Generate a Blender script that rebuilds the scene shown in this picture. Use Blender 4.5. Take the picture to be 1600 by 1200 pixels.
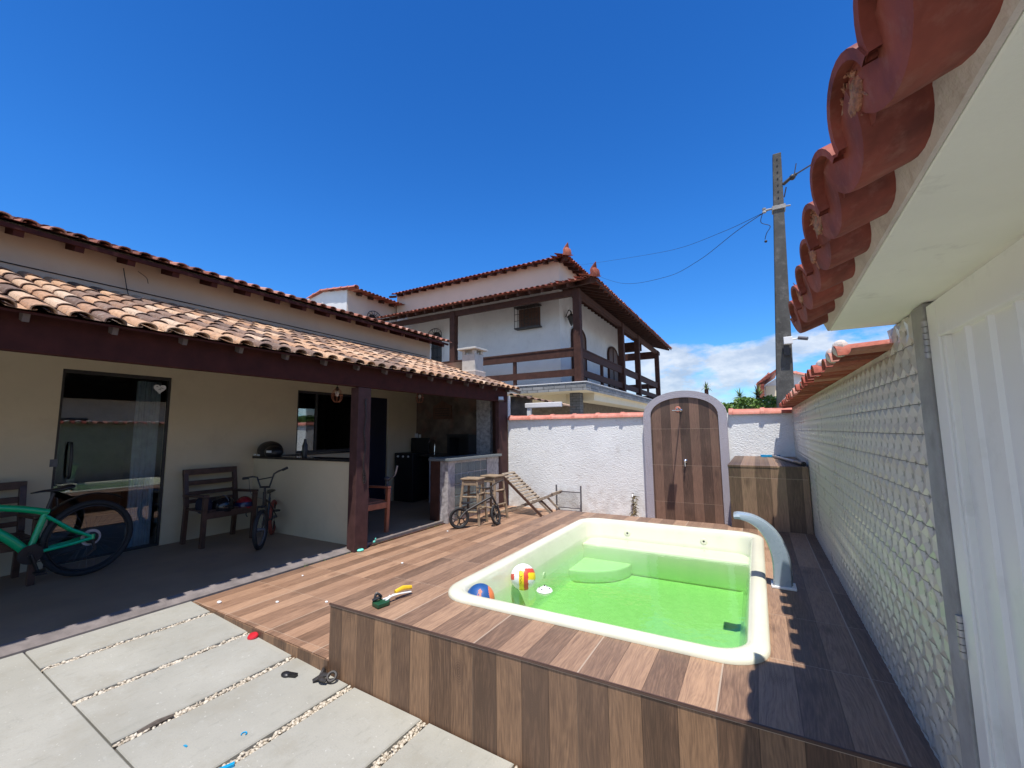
import bpy, bmesh, math, random
from mathutils import Vector, Matrix, Euler
R = math.radians
rnd = random.Random(7)
for o in list(bpy.data.objects): bpy.data.objects.remove(o)
sc = bpy.context.scene
COL = sc.collection
# ---------------------------------------------------------------- camera, sky, sun, exposure
cam_d = bpy.data.cameras.new('camera'); cam = bpy.data.objects.new('camera', cam_d); COL.objects.link(cam)
cam_d.sensor_width = 36; cam_d.lens = 669.9/1600*36; cam_d.clip_start = .03; cam_d.clip_end = 3000
cx, sx = math.cos(.10953512), math.sin(.10953512); cy, sy = math.cos(.01055519), math.sin(.01055519); cz, sz = math.cos(.51569352), math.sin(.51569352)
CM = Matrix(((cz, -sz, 0), (sz, cz, 0), (0, 0, 1))) @ Matrix(((1, 0, 0), (0, cx, -sx), (0, sx, cx))) @ Matrix(((cy, 0, sy), (0, 1, 0), (-sy, 0, cy)))
r_, f_, u_ = CM.col[0], CM.col[1], CM.col[2]
cam.matrix_world = Matrix(((r_[0], u_[0], -f_[0], 0), (r_[1], u_[1], -f_[1], 0), (r_[2], u_[2], -f_[2], 1.42), (0, 0, 0, 1)))
sc.camera = cam
SUN = Vector((.15, -.30, 1)).normalized()
sun_d = bpy.data.lights.new('sun', 'SUN'); sun = bpy.data.objects.new('sun', sun_d); COL.objects.link(sun)
sun_d.energy = 4.6; sun_d.angle = R(.53); sun_d.color = (1, .955, .89)
sun.rotation_euler = SUN.to_track_quat('Z', 'Y').to_euler(); sun.location = (0, 0, 30)
W = bpy.data.worlds.new('World'); sc.world = W; W.use_nodes = True
sc.view_settings.view_transform = 'Standard'; sc.view_settings.look = 'None'; sc.view_settings.exposure = .4; sc.view_settings.gamma = 1
wn = W.node_tree; wn.nodes.clear()

class NT:
    """small helper for building node trees"""
    def __init__(s, tree): s.t = tree
    def n(s, typ, props=None, **ins):
        nd = s.t.nodes.new(typ)
        for k, v in (props or {}).items(): setattr(nd, k, v)
        for k, v in ins.items():
            key = int(k[1:]) if k[0] == '_' and k[1:].isdigit() else k.replace('_', ' ')
            s.set(nd.inputs[key], v)
        return nd
    def set(s, inp, v):
        if isinstance(v, bpy.types.NodeSocket): s.t.links.new(v, inp)
        elif isinstance(v, bpy.types.Node): s.t.links.new(v.outputs[0], inp)
        else:
            if inp.type == 'RGBA' and len(v) == 3: v = (*v, 1)
            inp.default_value = v
    def m(s, op, a, b=0., c=0.):
        nd = s.t.nodes.new('ShaderNodeMath'); nd.operation = op
        s.set(nd.inputs[0], a); s.set(nd.inputs[1], b); s.set(nd.inputs[2], c); return nd.outputs[0]
    def vm(s, op, a, b=(0, 0, 0)):
        nd = s.t.nodes.new('ShaderNodeVectorMath'); nd.operation = op; s.set(nd.inputs[0], a); s.set(nd.inputs[1], b); return nd.outputs[0]
    def mix(s, f, a, b, mode='MIX'):
        nd = s.t.nodes.new('ShaderNodeMix'); nd.data_type = 'RGBA'; nd.blend_type = mode
        s.set(nd.inputs[0], f); s.set(nd.inputs[6], a); s.set(nd.inputs[7], b); return nd.outputs[2]
    def ramp(s, f, stops, interp='LINEAR'):
        nd = s.t.nodes.new('ShaderNodeValToRGB'); nd.color_ramp.interpolation = interp; e = nd.color_ramp.elements
        while len(e) < len(stops): e.new(.5)
        for i, (p, c) in enumerate(stops):
            e[i].position = p; e[i].color = (*c, 1) if not isinstance(c, (int, float)) else (c, c, c, 1)
        s.set(nd.inputs[0], f); return nd.outputs[0]
    def noise(s, vec, scale, detail=3, rough=.5, out=0, **k):
        nd = s.t.nodes.new('ShaderNodeTexNoise'); s.set(nd.inputs['Scale'], scale); s.set(nd.inputs['Detail'], detail); s.set(nd.inputs['Roughness'], rough)
        if vec is not None: s.set(nd.inputs['Vector'], vec)
        return nd.outputs[out]
    def rng(s, v, a, b, c=0., d=1.):
        nd = s.t.nodes.new('ShaderNodeMapRange'); nd.clamp = True
        for i, x in enumerate((v, a, b, c, d)): s.set(nd.inputs[i], x)
        return nd.outputs[0]

w = NT(wn)
sky = w.n('ShaderNodeTexSky', dict(sky_type='NISHITA', sun_disc=False, sun_elevation=math.asin(SUN.z), sun_rotation=math.atan2(SUN.x, SUN.y), altitude=0, air_density=1.0, dust_density=.25, ozone_density=2.6))
gen = w.n('ShaderNodeTexCoord').outputs['Generated']
sep = w.n('ShaderNodeSeparateXYZ', _0=gen)
el = sep.outputs[2]
hs = w.n('ShaderNodeHueSaturation', Hue=.5, Saturation=1.28, Value=1.5, Color=sky)
skyc = w.mix(1., hs.outputs[0], (.86, .96, 1.04), 'MULTIPLY')
skyc = w.mix(1., skyc, w.ramp(el, [(0, (.62, .80, .96)), (.2, (.48, .76, .98)), (.42, (.43, .75, 1.0)), (.85, (.29, .56, .80))]), 'MULTIPLY')
# low cumulus near the horizon and a few wisps higher up
den = w.m('MAXIMUM', w.m('ADD', el, .10), .02)
cu = w.n('ShaderNodeCombineXYZ', _0=w.m('MULTIPLY', sep.outputs[0], 1.), _1=w.m('MULTIPLY', sep.outputs[1], 1.), _2=w.m('MULTIPLY', el, 2.3))
n1 = w.noise(cu.outputs[0], 3.9, 8, .60)
band = w.ramp(el, [(0, .62), (.07, .64), (.13, .56), (.19, .42), (.26, .12), (.34, 0)])
cl = w.rng(w.m('ADD', n1, w.m('MULTIPLY', band, .36)), .66, .76)
azm = w.rng(w.m('SUBTRACT', sep.outputs[0], w.m('MULTIPLY', sep.outputs[1], -.32)), -.12, .12)
cl = w.m('MULTIPLY', cl, azm)
# unseen broken cloud added behind the camera, neutral fill for shaded surfaces
cb = w.m('MULTIPLY', w.rng(n1, .38, .62), w.m('MULTIPLY', w.rng(w.m('MULTIPLY', sep.outputs[1], -1.), .05, .40), w.rng(el, .75, .95, 1., 0.)))
cl = w.m('MAXIMUM', cl, cb)
n2 = w.noise(cu.outputs[0], 13., 5, .6)
ccol = w.mix(w.rng(n2, .35, .65), (3.7, 4.5, 5.8), (6.6, 7.0, 7.6))
skyf = w.mix(w.m('MULTIPLY', cl, .88), skyc, ccol)
bg = w.n('ShaderNodeBackground', Color=skyf, Strength=.10)
w.n('ShaderNodeOutputWorld', Surface=bg)
for k, v in (('max_bounces', 8), ('diffuse_bounces', 5), ('transparent_max_bounces', 12)): setattr(sc.cycles, k, v)

# ---------------------------------------------------------------- materials
def new(name):
    m = bpy.data.materials.new(name); m.use_nodes = True; m.node_tree.nodes.clear(); return m, NT(m.node_tree)
def finish(t, color, rough=.6, metal=0., bump=None, bstr=.3, bdist=.01, spec=.5, coat=0., **kw):
    b = t.n('ShaderNodeBsdfPrincipled'); t.set(b.inputs['Base Color'], color); t.set(b.inputs['Roughness'], rough); t.set(b.inputs['Metallic'], metal)
    t.set(b.inputs['Specular IOR Level'], spec); t.set(b.inputs['Coat Weight'], coat)
    if bump is not None: t.set(b.inputs['Normal'], t.n('ShaderNodeBump', Strength=bstr, Distance=bdist, Height=bump).outputs[0])
    t.n('ShaderNodeOutputMaterial', Surface=b); return b
def pos(t): return t.n('ShaderNodeNewGeometry').outputs['Position']
def objc(t): return t.n('ShaderNodeTexCoord').outputs['Object']
def basic(name, c, rough=.6, metal=0., nscale=6., namt=.18, bscale=0., bstr=.2, bdist=.004, spec=.5, local=False, dirt=None, coat=0., detail=4):
    m, t = new(name); P = objc(t) if local else pos(t)
    n = t.noise(P, nscale, detail, .6)
    lo = tuple(x*(1-namt) for x in c); hi = tuple(min(1, x*(1+namt)) for x in c)
    col = t.mix(t.rng(n, .3, .7), lo, hi)
    if dirt:
        dn = t.noise(P, dirt[1], 5, .65); col = t.mix(t.m('MULTIPLY', t.rng(dn, dirt[3] if len(dirt) > 3 else .52, .72), dirt[2]), col, dirt[0])
    rr = t.rng(n, .2, .8, max(.02, rough-.08), min(1, rough+.08))
    finish(t, col, rr, metal, t.noise(P, bscale, 4, .6) if bscale else None, bstr, bdist, spec, coat); return m

def woodtile(name, wi, li, w0, l0, L, dark=(.075, .042, .028), light=(.255, .150, .098), rough=.5, vg=1., par_=.35):
    """porcelain plank tiles: 4 printed planks per tile, pale grout between tiles"""
    m, t = new(name); P = pos(t); s = t.n('ShaderNodeSeparateXYZ', _0=P)
    pw = .1418
    u = t.m('DIVIDE', t.m('SUBTRACT', s.outputs[wi], w0), pw); pl = t.m('FLOOR', u); fu = t.m('FRACT', u)
    v = t.m('DIVIDE', t.m('SUBTRACT', s.outputs[li], l0), L); row = t.m('FLOOR', v); fv = t.m('FRACT', v)
    tu = t.m('FRACT', t.m('DIVIDE', u, 4.))
    key = t.n('ShaderNodeCombineXYZ', _0=pl, _1=row, _2=3.7)
    wn_ = t.n('ShaderNodeTexWhiteNoise', dict(noise_dimensions='3D'), Vector=key.outputs[0])
    par = t.m('ABSOLUTE', t.m('SUBTRACT', t.m('MULTIPLY', t.m('FRACT', t.m('MULTIPLY', pl, .5)), 2.), 0.))
    tone = t.m('ADD', t.m('MULTIPLY', par, par_), t.m('MULTIPLY', wn_.outputs[0], .30))
    off = t.m('MULTIPLY', wn_.outputs[0], 37.)
    a = t.n('ShaderNodeCombineXYZ', _0=t.m('ADD', t.m('MULTIPLY', s.outputs[wi], 1.), off), _1=t.m('MULTIPLY', s.outputs[li], .16), _2=off)
    warp = t.noise(a.outputs[0], 9., 2, .5)
    aw = t.n('ShaderNodeCombineXYZ', _0=t.m('ADD', t.m('MULTIPLY', s.outputs[wi], 1.), t.m('ADD', off, t.m('MULTIPLY', warp, .085))), _1=t.m('MULTIPLY', s.outputs[li], .05), _2=off)
    g1 = t.rng(t.noise(aw.outputs[0], 165., 3, .6), .36, .64); g2 = t.noise(aw.outputs[0], 34., 3, .55); g3 = t.noise(P, 420., 2, .5)
    rings = t.m('SINE', t.m('MULTIPLY', t.m('ADD', t.m('MULTIPLY', warp, 1.2), t.m('MULTIPLY', s.outputs[wi], 2.)), 105.))
    # a dark knot on some planks
    kx = t.m('MULTIPLY', t.m('SUBTRACT', fu, t.m('ADD', .3, t.m('MULTIPLY', wn_.outputs[0], .4))), pw)
    wn2 = t.n('ShaderNodeTexWhiteNoise', dict(noise_dimensions='3D'), Vector=t.vm('ADD', key.outputs[0], (9.3, 4.1, 1.7)))
    ky = t.m('MULTIPLY', t.m('MULTIPLY', t.m('SUBTRACT', fv, wn2.outputs[0]), L), .6)
    kd = t.m('SQRT', t.m('ADD', t.m('MULTIPLY', kx, kx), t.m('MULTIPLY', ky, ky)))
    kn = t.m('ADD', kd, t.m('MULTIPLY', t.m('SUBTRACT', g2, .5), .012))
    knot = t.m('MULTIPLY', t.rng(kn, .004, .05, 1., 0.), t.m('ADD', .55, t.m('MULTIPLY', t.m('SINE', t.m('MULTIPLY', kn, 900.)), .3)))
    knot = t.m('MULTIPLY', knot, t.m('GREATER_THAN', wn2.outputs[0], .62))
    f = t.m('ADD', tone, t.m('ADD', t.m('MULTIPLY', t.m('SUBTRACT', g1, .5), .34), t.m('ADD', t.m('MULTIPLY', t.m('SUBTRACT', g2, .5), .50), t.m('MULTIPLY', rings, .045))))
    f = t.m('SUBTRACT', t.m('ADD', f, t.m('MULTIPLY', t.m('SUBTRACT', g3, .5), .25)), t.m('MULTIPLY', knot, .55))
    mid = tuple((x+y)/2 for x, y in zip(dark, light))
    col = t.ramp(t.m('ADD', t.m('MULTIPLY', f, .8), .06), [(0, tuple(x*.55 for x in dark)), (.25, dark), (.6, mid), (1, light)])
    vv = t.noise(P, 1.3, 3); col = t.mix(t.rng(vv, .3, .7, 0., .25), col, (.30, .20, .145))     # worn, dusty patches
    e1 = t.m('MINIMUM', tu, t.m('SUBTRACT', 1., tu)); gr = t.m('LESS_THAN', e1, .0026/pw/4*1.25)
    e2 = t.m('MINIMUM', fu, t.m('SUBTRACT', 1., fu)); pj = t.m('LESS_THAN', e2, .012)
    e3 = t.m('MINIMUM', fv, t.m('SUBTRACT', 1., fv)); gc = t.m('LESS_THAN', e3, .0013/L)
    col = t.mix(t.m('MULTIPLY', pj, .75), col, tuple(x*.45 for x in dark))
    g = t.m('MAXIMUM', t.m('MULTIPLY', gr, vg), gc)
    col = t.mix(t.m('MULTIPLY', g, .8), col, (.46, .36, .27))
    h = t.m('SUBTRACT', t.m('ADD', t.m('MULTIPLY', g1, .25), t.m('MULTIPLY', g3, .1)), t.m('MAXIMUM', g, t.m('MULTIPLY', pj, .6)))
    finish(t, col, t.rng(g2, .2, .8, rough-.08, rough+.12), 0., h, .35, .0015, .4); return m

def tilemat(name, stops, grime=.5, nsc=9.):
    m, t = new(name); P = pos(t)
    a = t.n('ShaderNodeAttribute', dict(attribute_name='rnd')).outputs['Fac']
    n = t.noise(P, nsc, 5, .65); n2 = t.noise(P, nsc*6, 4, .6)
    base = t.ramp(t.m('ADD', a, t.m('MULTIPLY', t.m('SUBTRACT', n, .5), .35)), stops)
    col = t.mix(t.m('MULTIPLY', t.rng(n2, .45, .7), grime), base, tuple(x*.35 for x in stops[0][1]))
    n3 = t.noise(P, 25., 3); col = t.mix(t.m('MULTIPLY', t.rng(n3, .58, .7), grime*.6), col, (.42, .38, .32))
    finish(t, col, .85, 0., n2, .5, .006, .25); return m

M = {}
M['deck'] = woodtile('wood_look_tile_deck', 0, 1, -4.315, 2.0, .55, dark=(.25, .140, .085), light=(.56, .345, .215))
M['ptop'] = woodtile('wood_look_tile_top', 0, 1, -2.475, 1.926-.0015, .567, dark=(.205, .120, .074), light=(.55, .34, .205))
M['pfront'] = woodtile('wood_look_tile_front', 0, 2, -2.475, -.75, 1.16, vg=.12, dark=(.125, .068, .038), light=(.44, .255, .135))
M['ptopr'] = woodtile('wood_look_tile_border', 1, 0, 1.926, .29, .6, dark=(.13, .08, .06), light=(.36, .22, .15))
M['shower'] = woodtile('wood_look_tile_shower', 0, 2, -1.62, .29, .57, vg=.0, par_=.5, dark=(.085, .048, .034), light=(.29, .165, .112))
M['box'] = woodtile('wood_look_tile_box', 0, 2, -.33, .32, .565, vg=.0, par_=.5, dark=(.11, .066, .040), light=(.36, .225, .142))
M['roof_old'] = tilemat('weathered_clay', [(0, (.13, .085, .065)), (.30, (.24, .155, .115)), (.55, (.46, .26, .15)), (.8, (.56, .35, .21)), (1, (.60, .44, .31))], .60)
M['roof_red'] = tilemat('red_clay', [(0, (.12, .035, .022)), (.5, (.30, .075, .045)), (1, (.44, .16, .10))], .45)
M['roof_up'] = tilemat('faded_red_clay', [(0, (.16, .07, .05)), (.5, (.40, .15, .10)), (1, (.55, .33, .25))], .45)
M['red_paint'] = basic('red_painted_tile', (.235, .060, .040), .62, nscale=11, namt=.45, bscale=40, bstr=.3, bdist=.003, dirt=((.42, .20, .15), 30, .35), spec=.25)
M['plaster'] = basic('rough_plaster', (.60, .53, .48), .9, nscale=9, namt=.1, bscale=26, bstr=.8, bdist=.01, dirt=((.46, .39, .35), 12, .4))
M['coping'] = tilemat('coping_clay', [(0, (.18, .045, .03)), (.5, (.36, .085, .055)), (1, (.50, .24, .18))], .35)
M['red_cap'] = basic('terracotta_cap', (.50, .17, .115), .6, nscale=10, namt=.25, bscale=60, dirt=((.60, .40, .32), 18, .4))
M['mortar'] = basic('mortar', (.44, .38, .33), .9, nscale=25, namt=.25, bscale=55, bstr=.8, bdist=.012, dirt=((.25, .17, .13), 22, .5))
M['strawmortar'] = basic('chipped_clay_fill', (.42, .18, .11), .95, nscale=60, namt=.5, bscale=90, bstr=1., bdist=.014, dirt=((.34, .28, .17), 50, .8, .5))

def stucco(name, c, sc_=40., st=.45, dist=.014, var=.06, stain=None):
    m, t = new(name); P = pos(t)
    wv = t.vm('ADD', P, t.vm('SCALE', t.noise(P, 9., 3, .5, 1), (0, 0, 0)))
    nm = t.n('ShaderNodeMapping', Scale=(1, 1, 1.9)); t.set(nm.inputs[0], P)
    n = t.noise(nm.outputs[0], sc_, 4, .62); big = t.noise(P, 1.6, 3)
    col = t.mix(t.rng(big, .3, .7), tuple(x*(1-var) for x in c), tuple(min(1, x*(1+var)) for x in c))
    if stain:
        z = t.n('ShaderNodeSeparateXYZ', _0=P).outputs[2]
        sn = t.m('ADD', t.noise(P, 7., 4), t.rng(z, 0., .7, .25, 0.)); col = t.mix(t.m('MULTIPLY', t.rng(sn, .6, .95), .5), col, stain)
    finish(t, col, .9, 0., t.rng(n, .3, .7), st, dist, .2); return m
M['stucco'] = stucco('white_stucco', (.83, .84, .82), stain=(.42, .36, .30))
M['stucco_lav'] = stucco('lavender_stucco', (.50, .47, .52), 90., .9, .012)
M['cream'] = basic('cream_wall', (.60, .50, .34), .85, nscale=1.2, namt=.06, bscale=90, bstr=.12, dirt=((.40, .31, .21), 2.3, .25))
M['upperwall'] = basic('upper_wall', (.50, .385, .29), .85, nscale=1.5, namt=.08, bscale=60, bstr=.15, dirt=((.36, .24, .17), 3., .3))
M['white_wall'] = basic('white_wall', (.72, .71, .69), .85, nscale=1.4, namt=.05, bscale=50, bstr=.15, dirt=((.45, .43, .40), 3.5, .25))
M['peach'] = basic('peach_wall', (.66, .55, .44), .85, nscale=1.1, namt=.06, bscale=50, bstr=.15)
M['creamsoffit'] = basic('cream_soffit', (.80, .70, .50), .8, nscale=1.5, namt=.05)
M['white_soffit'] = basic('white_soffit', (.87, .86, .76), .85, nscale=2.5, namt=.05, bscale=120, bstr=.25, bdist=.003, dirt=((.50, .48, .42), 9., .35, .6))
M['brown'] = basic('dark_brown_wood', (.050, .0145, .012), .8, nscale=8, namt=.25, bscale=30, bstr=.15, spec=.15)
M['post'] = basic('post_brown', (.072, .034, .031), .7, nscale=8, namt=.25, spec=.2)
M['rafter'] = basic('rafter_end_wood', (.10, .072, .064), .8, nscale=8, namt=.25)
M['brown2'] = basic('weathered_brown_wood', (.065, .029, .021), .75, nscale=7, namt=.3, bscale=35, bstr=.2, spec=.2)
M['concrete'] = basic('grey_concrete', (.34, .33, .31), .9, nscale=7, namt=.2, bscale=60, bstr=.4, bdist=.006, dirt=((.20, .19, .17), 9., .5))
M['pole'] = basic('pole_concrete', (.078, .075, .068), .9, nscale=4, namt=.35, bscale=40, bstr=.4, bdist=.008, dirt=((.20, .19, .17), 7., .6))
M['pale_conc'] = basic('pale_concrete', (.50, .48, .43), .9, nscale=9, namt=.2, bscale=50, bstr=.4, dirt=((.30, .27, .24), 9., .5))
M['relief'] = basic('white_relief_tile', (.53, .505, .43), .3, nscale=5, namt=.06, dirt=((.50, .48, .40), 4., .4), spec=.5)
M['grout'] = basic('grout_groove_shade', (.34, .33, .29), .9, nscale=30, namt=.2)
M['gate'] = basic('white_gate_paint', (.84, .83, .77), .4, nscale=2, namt=.04, bscale=8, bstr=.1, dirt=((.56, .55, .49), 7., .35, .55))
M['steel'] = basic('steel', (.42, .42, .42), .5, .6, nscale=30, namt=.2)
M['chrome'] = basic('chrome', (.8, .8, .8), .12, 1., nscale=30, namt=.05)
M['black'] = basic('black_plastic', (.012, .012, .013), .4, nscale=20, namt=.3)
M['rubber'] = basic('rubber', (.016, .016, .017), .75, nscale=40, namt=.3, bscale=150, bstr=.4, bdist=.002)
M['rubber_red'] = basic('red_rubber', (.26, .055, .035), .7, nscale=30, namt=.25)
M['green'] = basic('green_frame_paint', (.0, .42, .155), .3, nscale=4, namt=.08, coat=.5)
M['shell'] = basic('pool_shell', (.72, .71, .56), .22, nscale=2, namt=.03, dirt=((.52, .53, .36), 3., .3), coat=.3)
M['spout'] = basic('grey_blue_fibreglass', (.30, .37, .42), .28, nscale=10, namt=.05, coat=.4)
M['blackgranite'] = basic('black_granite', (.012, .012, .014), .15, nscale=90, namt=.5)
M['counter'] = basic('grey_granite', (.16, .18, .18), .3, nscale=120, namt=.4)
M['marble'] = basic('grey_marble', (.40, .37, .36), .35, nscale=16, namt=.45, dirt=((.20, .18, .18), 22, .6), detail=7)
M['stonewall'] = basic('rustic_stone_tile', (.13, .095, .07), .7, nscale=3, namt=.6, bscale=18, bstr=.6, bdist=.01, dirt=((.22, .08, .05), 4, .6), detail=6)
M['rawood'] = basic('weathered_wood', (.27, .195, .125), .75, nscale=18, namt=.35, bscale=60, bstr=.3, local=True, dirt=((.11, .075, .05), 14, .6))
M['greywood'] = basic('grey_brown_slats', (.27, .215, .16), .8, nscale=22, namt=.35, bscale=60, bstr=.3, dirt=((.13, .10, .08), 14, .5))
M['chairwood'] = basic('dark_varnished_wood', (.075, .036, .024), .45, nscale=12, namt=.4, local=True)
M['orangewood'] = basic('orange_wood', (.36, .125, .065), .5, nscale=12, namt=.25)
M['porchfloor'] = basic('porch_floor_tile', (.27, .185, .12), .6, nscale=1.5, namt=.2, dirt=((.17, .13, .115), 5, .4))
M['sill'] = basic('stone_sill', (.17, .145, .135), .75, nscale=6, namt=.3, bscale=60, bstr=.3, dirt=((.10, .085, .08), 9, .5))
M['blind'] = basic('slate_curtain', (.42, .46, .52), .9, nscale=8, namt=.2)
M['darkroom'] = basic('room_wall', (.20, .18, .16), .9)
M['bluecloth'] = basic('navy', (.01, .012, .03), .8)
M['red'] = basic('red_plastic', (.50, .02, .03), .35, nscale=10, namt=.1)
M['darkred'] = basic('dark_red_gloss', (.22, .012, .02), .25, nscale=10, namt=.1)
M['white'] = basic('white_plastic', (.78, .78, .76), .35, nscale=20, namt=.04)
M['yellow'] = basic('yellow_plastic', (.75, .47, .02), .4, nscale=20, namt=.08)
M['dkgreen'] = basic('dark_green_plastic', (.015, .07, .03), .4, nscale=20, namt=.2)
M['cyan'] = basic('cyan_plastic', (.01, .30, .55), .4, nscale=20, namt=.1)
M['teal'] = basic('mint_plastic', (.13, .62, .48), .5, nscale=20, namt=.2)
M['grass'] = basic('dry_plant', (.17, .13, .06), .9, nscale=40, namt=.4)
M['iron'] = basic('dark_iron', (.03, .025, .023), .5, nscale=20, namt=.3)
M['greymetal'] = basic('grey_painted_metal', (.115, .11, .12), .5, nscale=20, namt=.2)
M['doorwood'] = basic('brown_shutter_wood', (.12, .058, .036), .6, nscale=9, namt=.3)
M['wire'] = basic('wire', (.012, .012, .018), .6)

def leafmat(name, a, b):
    m, t = new(name); n = t.n('ShaderNodeAttribute', dict(attribute_name='rnd')).outputs['Fac']
    bs = finish(t, t.mix(n, a, b), .5, spec=.35); bs.inputs['Transmission Weight'].default_value = 0
    return m
M['leaf'] = leafmat('leaf_green', (.05, .11, .018), (.17, .27, .05))
M['palm'] = leafmat('palm_leaf', (.08, .14, .03), (.24, .30, .09))

def slabmat():
    m, t = new('concrete_slab'); P = pos(t)
    n = t.noise(P, 1.4, 4, .6); n2 = t.noise(P, 110., 4, .7); n3 = t.noise(P, 11., 5, .7)
    mp = t.n('ShaderNodeMapping', Scale=(1, .3, 1)); t.set(mp.inputs[0], P); st = t.noise(mp.outputs[0], 26., 4, .7)
    col = t.mix(t.rng(n, .3, .7), (.290, .280, .240), (.365, .352, .305))
    col = t.mix(t.m('MULTIPLY', t.rng(n2, .50, .66), .25), col, (.24, .24, .22))
    col = t.mix(t.m('MULTIPLY', t.rng(st, .56, .70), .42), col, (.24, .235, .20))
    col = t.mix(t.m('MULTIPLY', t.rng(n3, .60, .72), .3), col, (.43, .43, .40))
    n4 = t.noise(P, 3.1, 6, .7); col = t.mix(t.m('MULTIPLY', t.rng(n4, .50, .66), .50), col, (.27, .25, .20))
    vo = t.n('ShaderNodeTexVoronoi', dict(feature='DISTANCE_TO_EDGE'), Vector=t.vm('ADD', P, t.vm('MULTIPLY', t.noise(P, 5., 4, .7, 1), (.35, .35, .35))), Scale=.55)
    ck = t.m('MULTIPLY', t.m('LESS_THAN', vo.outputs[0], .0022), t.m('GREATER_THAN', n, .46))
    col = t.mix(t.m('MULTIPLY', ck, .0), col, (.12, .11, .09))
    sp = t.noise(P, 60., 2, .5); col = t.mix(t.m('MULTIPLY', t.rng(sp, .70, .74), .5), col, (.55, .53, .47))
    mp2 = t.n('ShaderNodeMapping', Scale=(.25, 1, 1), Rotation=(0, 0, .9)); t.set(mp2.inputs[0], P); sc2 = t.noise(mp2.outputs[0], 55., 3, .6); col = t.mix(t.m('MULTIPLY', t.rng(sc2, .64, .72), .22), col, (.20, .20, .18))
    finish(t, col, .85, 0., t.m('ADD', t.m('MULTIPLY', n2, .5), t.m('MULTIPLY', n3, .3)), .4, .005, .25); return m
M['slab'] = slabmat()
M['soil'] = basic('dark_joint', (.10, .08, .065), .95, nscale=40, namt=.4)
M['pebble'] = leafmat('white_pebble', (.36, .30, .22), (.64, .57, .46))
M['asphalt'] = basic('street_ground', (.33, .31, .27), .9, nscale=3, namt=.2)

def stonemat(name, c1, c2, c3, sx_, sz_, bd=.02):
    m, t = new(name); P = pos(t); s = t.n('ShaderNodeSeparateXYZ', _0=P)
    q = t.n('ShaderNodeCombineXYZ', _0=t.m('MULTIPLY', t.m('ADD', s.outputs[0], s.outputs[1]), sx_), _1=t.m('MULTIPLY', s.outputs[2], sz_), _2=0.)
    b = t.n('ShaderNodeTexBrick', dict(offset=.5), Vector=q.outputs[0], Color1=c1, Color2=c2, Mortar=c3, Scale=1., Mortar_Size=.03, Bias=0.)
    b.inputs['Brick Width'].default_value = 1.; b.inputs['Row Height'].default_value = .35
    n = t.noise(P, 9., 5, .65); col = t.mix(t.m('MULTIPLY', t.rng(n, .35, .65), .6), b.outputs[0], tuple(x*1.5 for x in c2))
    finish(t, col, .85, 0., t.m('SUBTRACT', n, t.m('MULTIPLY', b.outputs[1], .5)), .8, bd, .3); return m
M['stoneband'] = stonemat('grey_split_stone', (.34, .33, .31), (.19, .19, .185), (.06, .06, .06), 2.6, 3.2)
M['stonecol'] = stonemat('stone_column_cladding', (.20, .20, .20), (.11, .11, .11), (.03, .03, .03), 4., 4.)
M['groundwall'] = basic('rough_brown_wall', (.20, .165, .125), .95, nscale=5, namt=.35, bscale=12, bstr=.7, bdist=.03, dirt=((.10, .08, .065), 6, .6))

def glass(name, ior=1.6, tint=(.8, .85, .85), opac=0.):
    m, t = new(name); fr = t.n('ShaderNodeFresnel', IOR=ior)
    tr = t.n('ShaderNodeBsdfTransparent', Color=tint); gl = t.n('ShaderNodeBsdfGlossy', Color=(1, 1, 1), Roughness=.015)
    mx = t.n('ShaderNodeMixShader', _0=fr, _1=tr, _2=gl); t.n('ShaderNodeOutputMaterial', Surface=mx); return m
M['glass'] = glass('door_glass', 1.75, (.85, .90, .90))
def glassblock():
    m, t = new('glass_block'); P = pos(t); n = t.noise(P, 30., 3)
    finish(t, t.mix(n, (.10, .13, .13), (.22, .26, .26)), .12, 0., t.m('SINE', t.m('MULTIPLY', t.n('ShaderNodeSeparateXYZ', _0=P).outputs[1], 190.)), .5, .01, .8); return m
M['gblock'] = glassblock()
def watermat():
    m, t = new('pool_water'); P = pos(t)
    n = t.noise(P, 7., 2, .5); n2 = t.noise(P, 22., 2, .5)
    bp = t.n('ShaderNodeBump', Strength=.10, Distance=.02, Height=t.m('ADD', n, t.m('MULTIPLY', n2, .35)))
    gm = t.n('ShaderNodeNewGeometry'); up = t.m('MULTIPLY', t.m('GREATER_THAN', t.n('ShaderNodeSeparateXYZ', _0=gm.outputs['Normal']).outputs[2], .5), t.m('SUBTRACT', 1., gm.outputs['Backfacing']))
    fr0 = t.n('ShaderNodeFresnel', IOR=1.27); t.set(fr0.inputs['Normal'], bp.outputs[0]); fr = t.m('MULTIPLY', fr0, up)
    tr = t.n('ShaderNodeBsdfTransparent', Color=(1, 1, 1)); gl = t.n('ShaderNodeBsdfGlossy', Color=(1, 1, 1), Roughness=.01); t.set(gl.inputs['Normal'], bp.outputs[0])
    mx = t.n('ShaderNodeMixShader', _0=fr, _1=tr, _2=gl)
    va = t.n('ShaderNodeVolumeAbsorption', Color=(.60, .93, .56), Density=2.7)
    t.n('ShaderNodeOutputMaterial', Surface=mx, Volume=va); return m
M['water'] = watermat()
def poolfloor():
    m, t = new('algae_tinted_pool_shell'); P = pos(t)
    n = t.noise(P, 26., 4, .7); n2 = t.noise(P, 5., 3)
    col = t.mix(t.rng(n, .4, .62), (.54, .56, .37), (.61, .615, .43)); col = t.mix(t.m('MULTIPLY', n2, .4), col, (.50, .53, .32))
    finish(t, col, .5, 0., n, .4, .01, .2); return m
M['poolfloor'] = poolfloor()

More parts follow.
